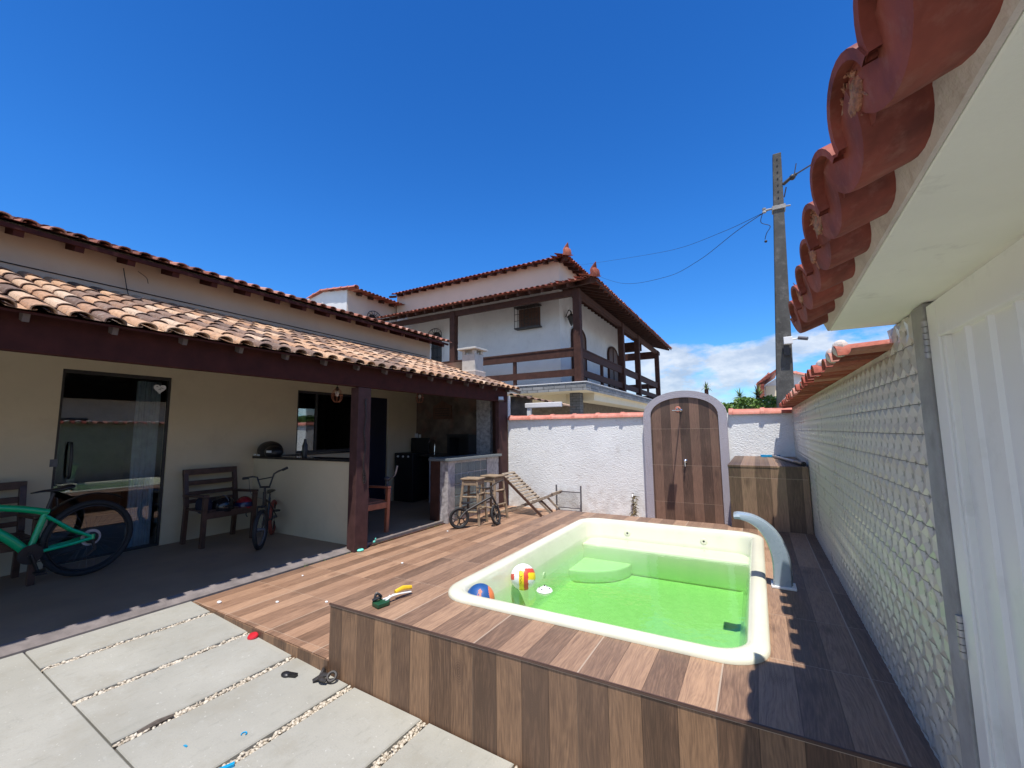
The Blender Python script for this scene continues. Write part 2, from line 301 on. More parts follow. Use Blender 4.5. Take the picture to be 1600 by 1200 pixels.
# ---------------------------------------------------------------- mesh builder
class MB:
    def __init__(s): s.v = []; s.f = []; s.r = []; s.m = []
    def add(s, vs, fs, r=None, mi=0):
        b = len(s.v); s.v += [tuple(v) for v in vs]; r = rnd.random() if r is None else r
        for f in fs: s.f.append(tuple(i+b for i in f)); s.r.append(r); s.m.append(mi)
        return s
    def box(s, x0, x1, y0, y1, z0, z1, r=None, mi=0, X=None):
        vs = [Vector((x, y, z)) for z in (z0, z1) for y in (y0, y1) for x in (x0, x1)]
        if X is not None: vs = [X @ v for v in vs]
        return s.add(vs, [(0, 2, 3, 1), (4, 5, 7, 6), (0, 1, 5, 4), (2, 6, 7, 3), (0, 4, 6, 2), (1, 3, 7, 5)], r, mi)
    def beam(s, a, b, wd, ht, up=(0, 0, 1), r=None, mi=0):
        a = Vector(a); b = Vector(b); d = (b-a); L = d.length; d.normalize(); up = Vector(up); sd = d.cross(up)
        if sd.length < 1e-4: sd = d.cross(Vector((1, 0, 0)))
        sd.normalize(); u = sd.cross(d)
        X = Matrix((sd, d, u)).transposed().to_4x4(); X.translation = a
        return s.box(-wd/2, wd/2, 0, L, -ht/2, ht/2, r, mi, X)
    def tube(s, pts, rad, n=8, cap=True, closed=False, r=None, mi=0, flat=None):
        pts = [Vector(p) for p in pts]; rads = rad if isinstance(rad, (list, tuple)) else [rad]*len(pts)
        vs = []; prev = None; N = len(pts); r = rnd.random() if r is None else r
        for i, p in enumerate(pts):
            if closed: d = pts[(i+1) % N]-pts[i-1]
            else: d = pts[min(i+1, N-1)]-pts[max(i-1, 0)]
            d.normalize()
            if prev is None:
                ref = Vector((0, 0, 1)) if abs(d.z) < .9 else Vector((1, 0, 0)); a = d.cross(ref).normalized()
            else:
                a = prev-d*prev.dot(d); a.normalize()
            prev = a; b = d.cross(a)
            for k in range(n):
                t = 2*math.pi*k/n; vs.append(p+(a*math.cos(t)+b*math.sin(t)*(flat or 1))*rads[i])
        fs = []
        for i in range(N if closed else N-1):
            j = (i+1) % N
            for k in range(n): fs.append((i*n+k, i*n+(k+1) % n, j*n+(k+1) % n, j*n+k))
        if cap and not closed: fs.append(tuple(range(n))[::-1]); fs.append(tuple((N-1)*n+k for k in range(n)))
        return s.add(vs, fs, r, mi)
    def lathe(s, prof, c, axis=(0, 0, 1), n=20, r=None, mi=0, cap=True):
        ax = Vector(axis).normalized(); a = ax.cross(Vector((0, 0, 1)) if abs(ax.z) < .9 else Vector((1, 0, 0))).normalized(); b = ax.cross(a); c = Vector(c); vs = []
        for (q, h) in prof:
            for k in range(n):
                t = 2*math.pi*k/n; vs.append(c+ax*h+(a*math.cos(t)+b*math.sin(t))*q)
        fs = [(i*n+k, i*n+(k+1) % n, (i+1)*n+(k+1) % n, (i+1)*n+k) for i in range(len(prof)-1) for k in range(n)]
        if cap: fs.append(tuple(range(n))[::-1]); fs.append(tuple((len(prof)-1)*n+k for k in range(n)))
        return s.add(vs, fs, r, mi)
    def ball(s, c, rx, ry=None, rz=None, n=20, m_=12, r=None, mi=0, zmin=-1, zmax=1):
        ry = ry or rx; rz = rz or rx; c = Vector(c); vs = []
        t0, t1 = math.asin(zmin), math.asin(zmax)
        for i in range(m_+1):
            t = t0+(t1-t0)*i/m_
            for k in range(n): p = 2*math.pi*k/n; vs.append(c+Vector((rx*math.cos(t)*math.cos(p), ry*math.cos(t)*math.sin(p), rz*math.sin(t))))
        return s.add(vs, [(i*n+k, i*n+(k+1) % n, (i+1)*n+(k+1) % n, (i+1)*n+k) for i in range(m_) for k in range(n)], r, mi)
    def ring(s, c, axis, R_, r_, n=36, k=8, r=None, mi=0):
        ax = Vector(axis).normalized(); a = ax.cross(Vector((0, 0, 1)) if abs(ax.z) < .9 else Vector((1, 0, 0))).normalized(); b = ax.cross(a); c = Vector(c)
        return s.tube([c+(a*math.cos(2*math.pi*i/n)+b*math.sin(2*math.pi*i/n))*R_ for i in range(n)], r_, k, closed=True, r=r, mi=mi)
    def prism(s, poly, ax, lo, hi, r=None, mi=0):
        """poly of 2-D points, extruded along axis index ax"""
        o = [i for i in range(3) if i != ax]; vs = []
        for h in (lo, hi):
            for p in poly: v = [0, 0, 0]; v[o[0]] = p[0]; v[o[1]] = p[1]; v[ax] = h; vs.append(v)
        n = len(poly); return s.add(vs, [tuple(range(n))[::-1], tuple(range(n, 2*n))]+[(i, (i+1) % n, n+(i+1) % n, n+i) for i in range(n)], r, mi)
    def build(s, name, mats, parent=None, smooth=False, bevel=0, local=False, recalc=True):
        me = bpy.data.meshes.new(name); vs = s.v
        if parent is not None and not local:
            X = origin(parent).inverted(); vs = [X @ Vector(v) for v in vs]
        me.from_pydata([tuple(v) for v in vs], [], s.f)
        if recalc:
            bm = bmesh.new(); bm.from_mesh(me); bmesh.ops.recalc_face_normals(bm, faces=bm.faces); bm.to_mesh(me); bm.free()
        at = me.attributes.new('rnd', 'FLOAT', 'FACE'); at.data.foreach_set('value', s.r)
        for q in (mats if isinstance(mats, (list, tuple)) else [mats]): me.materials.append(q)
        me.polygons.foreach_set('material_index', s.m)
        if smooth:
            me.polygons.foreach_set('use_smooth', [True]*len(me.polygons))
            if smooth != 'all': me.set_sharp_from_angle(angle=R(40))
        o = bpy.data.objects.new(name, me); COL.objects.link(o)
        if parent is not None: o.parent = parent
        if bevel:
            b = o.modifiers.new('bevel', 'BEVEL'); b.width = bevel; b.segments = 2; b.limit_method = 'ANGLE'; b.angle_limit = R(40)
        return o
def origin(o):
    while o.parent is not None: o = o.parent
    return Matrix.LocRotScale(o.location, o.rotation_euler, o.scale)
def tag(o, label, cat, group=None):
    o['label'] = label; o['category'] = cat
    if group: o['group'] = group
    return o
def thing(name, label, cat, loc=(0, 0, 0), rz=0, group=None):
    o = bpy.data.objects.new(name, None); COL.objects.link(o); o.location = loc; o.rotation_euler = (0, 0, rz); o.empty_display_size = .1
    return tag(o, label, cat, group)
def structure(o, kind='structure'): o['kind'] = kind; return o
def children(o): return [c for c in bpy.data.objects if c.parent == o]
def dup(o, parent=None):
    c = o.copy(); COL.objects.link(c); c.parent = parent
    for ch in children(o): dup(ch, c)
    return c
def spline(pts, n=6):
    pts = [Vector(p) for p in pts]; out = []
    P = [pts[0]*2-pts[1]]+pts+[pts[-1]*2-pts[-2]]
    for i in range(1, len(P)-2):
        a, b, c, d = P[i-1:i+3]
        for k in range(n):
            t = k/n; out.append(.5*((2*b)+(c-a)*t+(2*a-5*b+4*c-d)*t*t+(3*b-a-3*c+d)*t**3))
    out.append(pts[-1]); return out

def roof_tiles(mb, o, along, up, ncol, nrow, pitch=.187, expo=.36, seg=7, skip=None, amp=1., jit=1.):
    """barrel tiles: pans and covers; o = eave corner, along = along the eave, up = up the slope"""
    o = Vector(o); A = Vector(along).normalized(); U = Vector(up).normalized(); N = A.cross(U)
    if N.z < 0: N = -N
    th = .014*amp
    for row in range(nrow):
        for c in range(ncol+1):
            for kind in (0, 1):
                if kind == 1 and c == ncol: continue
                if skip and skip(row, c): continue
                j = (rnd.random()-.5)*.014*jit; tw = (rnd.random()-.5)*.012*jit
                ce = o+A*((c+(.5 if kind else 0))*pitch+j)
                s0 = row*expo+(rnd.random()-.5)*.03*jit+(.025 if kind == 0 and row == 0 else 0); s1 = s0+expo*1.22
                r0, r1 = (.36*pitch, .30*pitch) if kind else (.40*pitch, .44*pitch)
                h0, h1 = (.055, .03) if kind else (.028, .004)
                h0 *= amp; h1 *= amp; vs = []; val = rnd.random()
                for (s_, rr, hh, tt) in ((s0, r0, h0, tw), (s1, r1, h1, -tw)):
                    for lay in (0, 1):
                        q = rr-th*lay
                        for k in range(seg+1):
                            t = math.pi*k/seg; y = math.sin(t)**.7*q*.72
                            vs.append(ce+U*s_+A*(math.cos(t)*q+tt)+N*(hh*(.75 if kind else 1)+(y if kind else .022*amp-y*.22)))
                n = seg+1; fs = []
                for k in range(seg):
                    fs.append((k, k+1, 2*n+k+1, 2*n+k)); fs.append((n+k+1, n+k, k, k+1)[::-1]); fs.append((n+k, n+k+1, 3*n+k+1, 3*n+k)[::-1])
                mb.add(vs, fs, val)
    return mb
def ridge(mb, a, b, rad=.09, L=.42, r=None, seg=8, down=.02):
    """half-round ridge tiles laid end to end from a to b, each flared over the last"""
    a = Vector(a); b = Vector(b); d = b-a; T = d.length; d.normalize(); sd = d.cross(Vector((0, 0, 1))).normalized(); up = sd.cross(d); n = max(1, round(T/L)); l = T/n
    for i in range(n):
        vs = []; jj = (rnd.random()-.5)*.012
        prof = ((0, 1.12), (.05, 1.16), (.07, 1.), (l+.015, .93))
        for lay in (0, 1):
            for (s_, k_) in prof:
                for k in range(seg+1):
                    t = math.pi*k/seg; q = rad*k_-.013*lay; vs.append(a+d*(i*l+s_)+sd*(math.cos(t)*q+jj)+up*(math.sin(t)*q*.8-down))
        n_ = seg+1; fs = [(p*n_+k, p*n_+k+1, (p+1)*n_+k+1, (p+1)*n_+k) for p in range(3) for k in range(seg)]
        o2 = 4*n_; fs += [(o2+p*n_+k+1, o2+p*n_+k, o2+(p+1)*n_+k, o2+(p+1)*n_+k+1) for p in range(3) for k in range(seg)]
        for p in (0, 3): fs += [(p*n_+k, p*n_+k+1, o2+p*n_+k+1, o2+p*n_+k) for k in range(seg)]
        fs += [(p*n_+e, (p+1)*n_+e, o2+(p+1)*n_+e, o2+p*n_+e) for p in range(3) for e in (0, seg)]
        mb.add(vs, fs, r)
    return mb

exec_parts = []
# ================================================================ SETTING: ground, slabs, deck
def gz(x): return -.005-.042*(x+4.26) if x > -4.4 else 0.
g = MB(); 
xs = [-600, -60, -4.6, -4.3, 6, 60, 600]
vs = []; ys = [-600, -8, 1, 4, 40, 600]
for y in ys:
    for x in xs: vs.append((x, y, min(0, gz(max(-4.4, min(x, 6))))-.075 if -5 < x < 7 else (-.075 if x < 0 else -.5)))
nx = len(xs)
g.add(vs, [(j*nx+i, j*nx+i+1, (j+1)*nx+i+1, (j+1)*nx+i) for j in range(len(ys)-1) for i in range(nx-1)])
structure(g.build('ground', M['asphalt']))
s = MB(); s.add([(-4.345, -3, gz(-4.345)-.045), (.45, -3, gz(.45)-.045), (.45, 2.02, gz(.45)-.045), (-4.345, 2.02, gz(-4.345)-.045)], [(0, 1, 2, 3)])
structure(s.build('joint_bed', M['soil']))
# row of concrete slabs, white pebbles in the joints
sl = MB()
SX = [-4.34+.0]+[-3.955, -3.378, -2.80, -2.222, -1.645, -1.07, -.49, .45]
def slab(x0, x1, y0, y1, y0b=None, y1b=None):
    b = .006; y0b = y0 if y0b is None else y0b; y1b = y1 if y1b is None else y1b
    vs = []
    for (dz, i) in ((-.045, 0), (-b, 0), (0, b)):
        for (x, y, sx_, sy_) in ((x0, y0, 1, 1), (x1, y0b, -1, 1), (x1, y1b, -1, -1), (x0, y1, 1, -1)): vs.append((x+sx_*i, y+sy_*i, gz(x)+dz))
    sl.add(vs, [(8, 9, 10, 11)]+[(l*4+k, l*4+(k+1) % 4, (l+1)*4+(k+1) % 4, (l+1)*4+k) for l in (0, 1) for k in range(4)])
edge = lambda x: 2.0+(x+4.3)*(-.04) if x < -2.44 else 1.924
JT = lambda x: 1.022-.018*(x+4.34)
for i in range(8):
    x0 = SX[i]+(.028 if i else 0); x1 = SX[i+1]-.028 if i < 7 else SX[i+1]
    slab(x0, x1, JT(x0)+.004, edge(x0)-.006, JT(x1)+.004, edge(x1)-.006)
    slab(x0 if i in (0,) else SX[i]+.0, SX[i+1]-.004 if i % 3 == 1 else SX[i+1], -3.0, JT(x0)-.004, -3., JT(x1)-.004) if False else None
xa = [-4.34, -2.22, -.30, .45]
for i in range(3): slab(xa[i]+.004, xa[i+1]-.004, -3., JT(xa[i])-.004, -3., JT(xa[i+1])-.004)
structure(sl.build('concrete_path', M['slab'], smooth=False))
pb = MB()
for i in range(1, 8):
    xc = SX[i]; y = JT(xc)+.01
    while y < edge(xc)-.012:
        for k in range(3):
            px_ = xc+rnd.uniform(-.021, .021); a = rnd.uniform(.008, .0155); b_ = a*rnd.uniform(.55, .95); c_ = a*rnd.uniform(.4, .7); rot = Euler((rnd.uniform(-.4, .4), rnd.uniform(-.4, .4), rnd.uniform(0, 3.1))).to_matrix()
            if abs(px_-xc)+a > .029: a = .007; b_ = .006
            z = gz(px_)-.030+rnd.uniform(0, .024); vs = []
            for (zz, q) in ((-1, 0), (-.5, .85), (.35, .95), (.9, .45)):
                for t in range(6): vs.append(Vector((px_, y+rnd.uniform(-.004, .004), z))+rot @ Vector((a*q*math.cos(t*1.047+k), b_*q*math.sin(t*1.047+k), c_*zz)))
            pb.add(vs, [(l*6+k2, l*6+(k2+1) % 6, (l+1)*6+(k2+1) % 6, (l+1)*6+k2) for l in range(3) for k2 in range(6)]+[tuple(18+q for q in range(6))])
        y += .0056
structure(pb.build('pebbles', M['pebble'], smooth='all'), 'stuff')
# lower deck with its thin riser
d = MB(); d.prism([(-4.30, 2.0), (-2.44, 1.925), (-2.44, 5.62), (.45, 5.62), (.45, 7.31), (-4.30, 7.31)], 2, -.16, 0)
dk = structure(d.build('deck', M['deck']))
r = MB(); r.add([(-4.30, 1.997, -.12), (-2.44, 1.922, -.16), (-2.44, 1.922, -.004), (-4.30, 1.997, -.004), (-4.30, 1.990, -.12), (-2.44, 1.915, -.16), (-2.44, 1.915, -.004), (-4.30, 1.990, -.004)], [(0, 1, 2, 3), (4, 5, 6, 7), (3, 2, 6, 7), (0, 1, 5, 4), (0, 3, 7, 4), (1, 2, 6, 5)])
structure(r.build('deck_edge', M['pfront']))
# ---- raised platform round the pool
PX0, PX1, PY0, PY1 = -2.444, .452, 1.926, 5.59
pl = thing('pool_platform', 'raised platform clad in brown wood-look plank tiles around the sunken pool', 'platform', (-1, 3.7, 0))
HX0, HX1, HY0, HY1 = -1.852, -.083, 2.395, 5.082
t = MB(); z0, z1 = .323, .335
t.box(PX0-.006, PX1, PY0-.002, HY0, z0, z1); t.box(PX0-.006, PX1, HY1, PY1, z0, z1); t.box(PX0-.006, HX0, HY0, HY1, z0, z1); t.box(HX1, PX1, HY0, HY1, z0, z1)
t.build('top', M['ptop'], pl)
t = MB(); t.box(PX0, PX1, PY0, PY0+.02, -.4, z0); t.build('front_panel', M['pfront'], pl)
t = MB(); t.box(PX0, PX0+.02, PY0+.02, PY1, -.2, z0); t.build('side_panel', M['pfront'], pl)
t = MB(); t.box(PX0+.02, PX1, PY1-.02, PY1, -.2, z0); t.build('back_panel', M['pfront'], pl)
t = MB(); t.box(PX0-.008, PX1, PY0-.0042, PY0+.004, .3352, .338); t.box(PX0-.008, PX1, PY0-.0045, PY0-.0022, .327, .338); t.build('edge_trim', basic('dark_edge_trim', (.10, .055, .040), .5), pl)
# ---- pool shell
def rrect(x0, x1, y0, y1, q, n=8):
    out = []
    for (cx_, cy_, a0) in ((x1-q, y1-q, 0), (x0+q, y1-q, 90), (x0+q, y0+q, 180), (x1-q, y0+q, 270)):
        for k in range(n+1): a = R(a0+90*k/n); out.append((cx_+q*math.cos(a), cy_+q*math.sin(a)))
    return out
BX0, BX1, BY0, BY1 = -1.925, -.010, 2.325, 5.155
pool = thing('pool', 'small rounded cream fibreglass plunge pool filled with green water', 'pool', (-.97, 3.7, 0))
FZ = -.10
lev = [(0, .336, .22), (0, .350, .22), (.008, .362, .22), (.025, .369, .21), (.065, .370, .19), (.092, .362, .17), (.104, .345, .16), (.112, .31, .16), (.135, .18, .16), (.170, FZ+.05, .15), (.195, FZ+.012, .13), (.225, FZ, .11)]
b = MB(); vs = []
for (ins, z, q) in lev:
    for (x, y) in rrect(BX0+ins, BX1-ins, BY0+ins, BY1-ins, q): vs.append((x, y, z))
n = len(rrect(0, 1, 0, 1, .1)); L_ = len(lev)
b.add(vs[:n*11], [(i*n+k, i*n+(k+1) % n, (i+1)*n+(k+1) % n, (i+1)*n+k) for i in range(10) for k in range(n)])
sh = b.build('basin', M['shell'], pool, smooth='all')
b = MB(); b.add(vs[n*10:], [(i*n+k, i*n+(k+1) % n, (i+1)*n+(k+1) % n, (i+1)*n+k) for i in range(L_-11) for k in range(n)]+[tuple((L_-11)*n+k for k in range(n))])
b.build('pool_floor', M['poolfloor'], pool, smooth=True)
# under-water bench along the far side and the rounded corner step
b = MB(); poly = [(-1.785, 4.70), (-.14, 4.70), (-.14, 5.03), (-1.785, 5.03)]
b.prism(poly, 2, FZ, .172); b.build('bench', M['shell'], pool, bevel=.02)
b = MB(); poly = [(-1.76, 4.70), (-1.76, 4.22)]+[(-1.76+.52*math.sin(R(a)), 4.70-.48*math.cos(R(a))) for a in range(10, 91, 10)]
b.prism(poly, 2, FZ, .02); b.build('corner_step', M['shell'], pool, bevel=.015)
for (x, z) in ((-1.36, .25), (-.56, .25)):
    b = MB(); b.lathe([(.036, 0), (.036, .006), (.026, .012), (.012, .010), (.012, .003), (0.001, .003)], (x, 5.033, z), (0, -1, 0), 20); j = b.build('jet_nozzle', M['shell'], pool, smooth=True)
    b = MB(); b.lathe([(.009, 0), (.009, .0025), (.001, .0025)], (x, 5.0295, z), (0, -1, 0), 12); b.build('jet_hole', M['black'], j)
b = MB(); b.lathe([(.03, 0), (.03, .005), (.008, .007), (.001, .007)], (-.145, 3.25, .05), (-1, 0, 0), 12); b.build('wall_fitting', M['black'], pool)
b = MB(); b.lathe([(.035, 0), (.03, .01), (.001, .012)], (-1.785, 3.7, .10), (1, 0, 0), 12); b.build('wall_fitting', M['shell'], pool)
wv = MB(); loop = rrect(BX0+.118, BX1-.118, BY0+.118, BY1-.118, .16); k = len(loop)
wv.add([(x, y, .203) for x, y in loop]+[(x*1.0, y, FZ+.03) for x, y in rrect(BX0+.18, BX1-.18, BY0+.18, BY1-.18, .15)], [tuple(range(k)), tuple(range(k, 2*k))[::-1]]+[(i, (i+1) % k, k+(i+1) % k, k+i) for i in range(k)])
structure(wv.build('pool_water', M['water']))

# ================================================================ RIGHT SIDE: relief-tiled wall, pillar, canopy, gate
WX = .452
rw = thing('boundary_wall', 'long boundary wall faced with white faceted relief tiles, right of the pool', 'wall', (.6, 4.6, 0))
b = MB(); b.box(WX+.004, WX+.17, 2.06, 7.50, -.4, 1.66); b.build('wall_core', M['grout'], rw)
def relief(mb, y0, y1, z0, z1, x, joints=None, cw=.0935, chh=.0955, d=.0068):
    ny = round((y1-y0)/cw); nz = round((z1-z0)/chh); cw = (y1-y0)/ny; chh = (z1-z0)/nz
    for j in range(nz):
        for i in range(ny):
            a0 = y0+i*cw+(.0012 if i % 3 == 0 else 0); a1 = y0+(i+1)*cw; b0 = z0+j*chh+(.0016 if j % 1 == 0 else 0); b1 = z0+(j+1)*chh-.0005; ym = (a0+a1)/2; zm = (b0+b1)/2
            c = d
            P_ = [(x, a0, b0), (x, ym, b0), (x, a1, b0), (x, a1, zm), (x, a1, b1), (x, ym, b1), (x, a0, b1), (x, a0, zm)]
            hh = [.9, 0, .9, 0, .9, 0, .9, 0]
            vs = [(p[0]-h*c, p[1], p[2]) for p, h in zip(P_, hh)]+[(x-c, ym, zm-.20*(b1-b0)), (x-c, ym, zm+.20*(b1-b0))]
            mb.add(vs, [(8, 0, 1), (8, 1, 2), (8, 2, 3), (8, 3, 9), (9, 3, 4), (9, 4, 5), (9, 5, 6), (9, 6, 7), (8, 9, 7), (8, 7, 0)])
            if joints is not None:  # grout-coloured strips paint shade into the diagonal grooves
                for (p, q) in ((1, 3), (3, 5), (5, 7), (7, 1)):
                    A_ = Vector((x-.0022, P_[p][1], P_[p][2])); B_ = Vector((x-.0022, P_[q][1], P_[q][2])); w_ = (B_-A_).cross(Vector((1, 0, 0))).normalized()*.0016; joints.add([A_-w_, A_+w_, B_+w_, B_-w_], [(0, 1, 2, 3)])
b = MB(); jb = MB(); relief(b, 2.058, 7.31, -.32, 1.6817, WX-.001, jb); b.build('relief_tiles', M['relief'], rw); jb.build('groove_shade', M['grout'], rw)
b = MB(); roof_tiles(b, (.292, 2.075, 1.668), (0, 1, 0), (1, 0, .10), 27, 1, .19, .40, 8, amp=.85); ct = b.build('coping', M['coping'], rw, smooth=True)
b = MB()
for i in range(27):
    if i % 4 != 2: b.ball((.318, 2.075+(i+.5)*.19, 1.742), .03, .058, .036, 8, 6)
b.box(WX+.003, WX+.17, 2.062, 7.5, 1.664, 1.71); b.build('mortar_fill', M['plaster'], rw, smooth=True)
# gate pillar, canopy, gate
gp = thing('gate_pillar', 'short relief-tiled pillar with bare concrete edge holding the white gate', 'pillar', (.6, 1.8, 0))
b = MB(); b.box(WX+.004, WX+.3, 1.76, 2.058, -.4, 1.779); b.build('core', M['grout'], gp)
b = MB(); jb = MB(); relief(b, 1.76, 2.058, -.32, 1.777, WX-.001, jb); b.build('relief_tiles', M['relief'], gp); jb.build('groove_shade', M['grout'], gp)
b = MB(); b.box(WX-.012, WX+.3, 1.652, 1.758, -.4, 1.778); b.build('concrete_edge', M['concrete'], gp, bevel=.004)
ca = thing('gate_canopy', 'white concrete canopy over the gate edged with big red painted roof tiles', 'canopy', (.5, .5, 1.78))
KX = lambda y: .262-.024*(1.975-y)
b = MB(); b.prism([(KX(-3.2), -3.2), (1.6, -3.2), (1.6, 1.975), (KX(1.975), 1.975)], 2, 1.782, 1.90); b.build('slab', M['white_soffit'], ca, bevel=.004)
b = MB(); 
# plastered fascia under the tiles, with an uneven upper edge
ny = 150
vs = []
for i in range(ny+1):
    y = -3.2+5.172*i/ny; k = math.sin((y-1.96)/.19*2*math.pi)
    kx = KX(y)-.0005; vs += [(kx, y, 1.783), (kx-.006, y, 1.784), (kx-.022, y, 1.825), (kx-.030+.012*rnd.random(), y, 1.845+.012*k+rnd.uniform(-.006, .006)), (kx, y, 1.87)]
b.add(vs, [(i*5+k, i*5+k+1, (i+1)*5+k+1, (i+1)*5+k) for i in range(ny) for k in range(4)]); b.add(vs[-5:], [(0, 1, 2, 3, 4)])
b.build('plaster_fascia', M['plaster'], ca, smooth=True)
# big tiles seen from below
def big_tiles(o, along, up, n, pitch, L, names, parent):
    o = Vector(o); A = Vector(along); U = Vector(up).normalized(); N = A.cross(U); N = -N if N.z < 0 else N
    for i in range(n):
        m_ = MB(); val = rnd.random(); seg = 14; j = rnd.uniform(-.007, .007); vs = []; ce = o+A*(i*pitch+rnd.uniform(-.006, .006)); tw = rnd.uniform(-.02, .02)
        for (s_, k_, hz) in ((j, 1., .0), (j+.012, 1.02, .0), (L, .92, .012)):
            for lay in (0, 1):
                for k in range(seg+1):
                    t = -.15+(math.pi+.3)*k/seg; q = pitch*.56*k_-.016*lay
                    vs.append(ce+U*s_+A*(math.cos(t)*q)+N*(hz+.048-math.sin(t)*q*.66+tw*math.cos(t)*.3))
        n_ = seg+1
        for k in range(seg): pass
        fs = [(k, k+1, n_+k+1, n_+k) for k in range(seg)]+[(l*2*n_+k, l*2*n_+k+1, (l+1)*2*n_+k+1, (l+1)*2*n_+k) for l in (0, 1) for k in range(seg)]+[(l*2*n_+n_+k, l*2*n_+n_+k+1, (l+1)*2*n_+n_+k+1, (l+1)*2*n_+n_+k) for l in (0, 1) for k in range(seg)]
        fs += [(l*2*n_+e, (l+1)*2*n_+e, (l+1)*2*n_+n_+e, l*2*n_+n_+e) for l in (0, 1) for e in (0, seg)]
        for k in range(seg): fs.append((n_+k, n_+k+1, 6*n_, 6*n_))
        vs.append(ce+U*(j+.006)+N*.052); fs = [f if len(set(f)) == len(f) else (f[0], f[1], f[2]) for f in fs]
        m_.add(vs, fs, val); ob = m_.build('roof_tile', M['red_paint'], parent, smooth=True)
        if i < n-1:
            m_ = MB(); vs = []
            cc = ce+A*pitch*.5
            for (s_, k_) in ((j-.012, 1.0), (L, .88)):
                for lay in (0, 1):
                    for k in range(seg+1):
                        t = math.pi*k/seg; q = pitch*.52*k_-.016*lay; vs.append(cc+U*s_+A*(math.cos(t)*q)+N*(.026+math.sin(t)*q*.55))
            fs = [(k, k+1, n_+k+1, n_+k) for k in range(seg)]+[(k, k+1, 2*n_+k+1, 2*n_+k) for k in range(seg)]+[(n_+k, n_+k+1, 3*n_+k+1, 3*n_+k) for k in range(seg)]
            m_.add(vs, fs, rnd.random()); m_.build('cover_tile', M['red_paint'], parent, smooth=True)
            m_ = MB(); vs = []; G = 10
            for a in range(G+1):
                for c_ in range(5):
                    t = math.pi*a/G; q = pitch*.505; yy = math.cos(t)*q; top = .026+math.sin(t)*q*.54; bot = .0+.026*abs(math.cos(t)); h = bot+(top-bot)*c_/4
                    vs.append(cc+U*(j+.006+rnd.uniform(-.001, .001))+A*yy+N*h)
            m_.add(vs, [(a*5+c_, (a+1)*5+c_, (a+1)*5+c_+1, a*5+c_+1) for a in range(G) for c_ in range(4)]); m_.build('mortar_plug', M['red_paint'], parent)
            if i in (7, 5, 4, 2):
                m_ = MB(); pc = cc+U*(j+.001)+N*.048
                for q_ in range(46): a2 = rnd.uniform(0, 6.3); r2 = rnd.random()**.5; e0 = pc+A*(math.cos(a2)*r2*.035)+N*(math.sin(a2)*r2*.026); d2 = (A*rnd.gauss(0, 1)+N*rnd.gauss(0, 1)-U*rnd.uniform(0, .12)).normalized()*rnd.uniform(.008, .022); m_.tube([e0, e0+d2], [.0028, .0008], 4)
                m_.ball(pc+U*.004, .008, .038, .026, 12, 8); m_.build('chipped_end', M['strawmortar'], parent)
big_tiles((.158-.010*1.71, 1.885-.19*9+.0, 1.792), (.010, 1, 0), (1, 0, .32), 10, .19, .30, None, ca)
b = MB(); b.box(.30, 1.6, -3.2, 1.93, 1.905, 1.93); b.box(.42, 1.6, -3.2, 1.93, 1.93, 2.02); b.build('roof_bed', M['mortar'], ca)
gt = thing('gate', 'white ribbed metal gate under the canopy at the right edge', 'gate', (.5, .5, 0))
GX = .446
b = MB(); b.box(GX, GX+.035, 1.575, 1.645, -.18, 1.765); b.box(GX, GX+.035, -.9, 1.575, 1.665, 1.765); b.box(GX, GX+.035, -.9, 1.575, -.18, -.11); b.box(GX, GX+.035, -.96, -.9, -.18, 1.765)
b.box(GX+.006, GX+.03, 1.558, 1.575, -.11, 1.665); b.build('frame', M['gate'], gt, bevel=.003)
prof = []; y = 1.558
while y > -.9:
    prof += [(GX+.022, y), (GX+.022, y-.098), (GX+.012, y-.103), (GX+.012, y-.114), (GX+.022, y-.119)]; y -= .119
b = MB(); vs = [(x, y_, z) for z in (-.11, 1.665) for x, y_ in prof]; k = len(prof)
b.add(vs, [(i, i+1, k+i+1, k+i) for i in range(k-1)]); pn = b.build('ribbed_panel', M['gate'], gt)
so = pn.modifiers.new('thick', 'SOLIDIFY'); so.thickness = .0016
for zc in (1.67, .86):
    b = MB()
    for q in range(6): b.lathe([(.0085, 0), (.0085, .0165)], (GX-.004, 1.650, zc-.055+q*.0185), (0, 0, 1), 12)
    b.box(GX-.003, GX, 1.655, 1.69, zc-.05, zc+.05); b.build('hinge', M['steel'], gt, smooth=True)

# ================================================================ BACK WALL, shower, pump box
BY = 7.31
bw = thing('back_wall', 'rough white stucco wall with terracotta caps behind the deck', 'wall', (-2, 7.4, 0))
b = MB(); b.box(-4.24, WX, BY, BY+.15, -.3, 1.655); b.build('stucco_face', M['stucco'], bw)
b = MB(); ridge(b, (-4.22, BY+.055, 1.655), (-1.58, BY+.055, 1.655), .105, .44); ridge(b, (-.36, BY+.055, 1.655), (WX+.02, BY+.055, 1.655), .105, .42); b.build('coping', M['red_cap'], bw, smooth=True)
shw = thing('outdoor_shower', 'arched outdoor shower panel of brown wood-look tiles with rough lavender border', 'shower', (-1.0, 7.25, 0))
def arch(x0, x1, z0, zs, zt, n=24):
    c = (x0+x1)/2; a = (x1-x0)/2
    return [(x0, z0)]+[(c-a*math.cos(math.pi*k/n), zs+(zt-zs)*math.sin(math.pi*k/n)**.85) for k in range(n+1)]+[(x1, z0)]
O = arch(-1.615, -.385, 0, 1.60, 2.03); I = arch(-1.50, -.50, 0, 1.62, 1.925); k = len(O)
b = MB(); vs = [(p[0], yy, p[1]) for yy in (7.205, 7.31) for p in O]+[(p[0], yy, p[1]) for yy in (7.205, 7.235) for p in I]
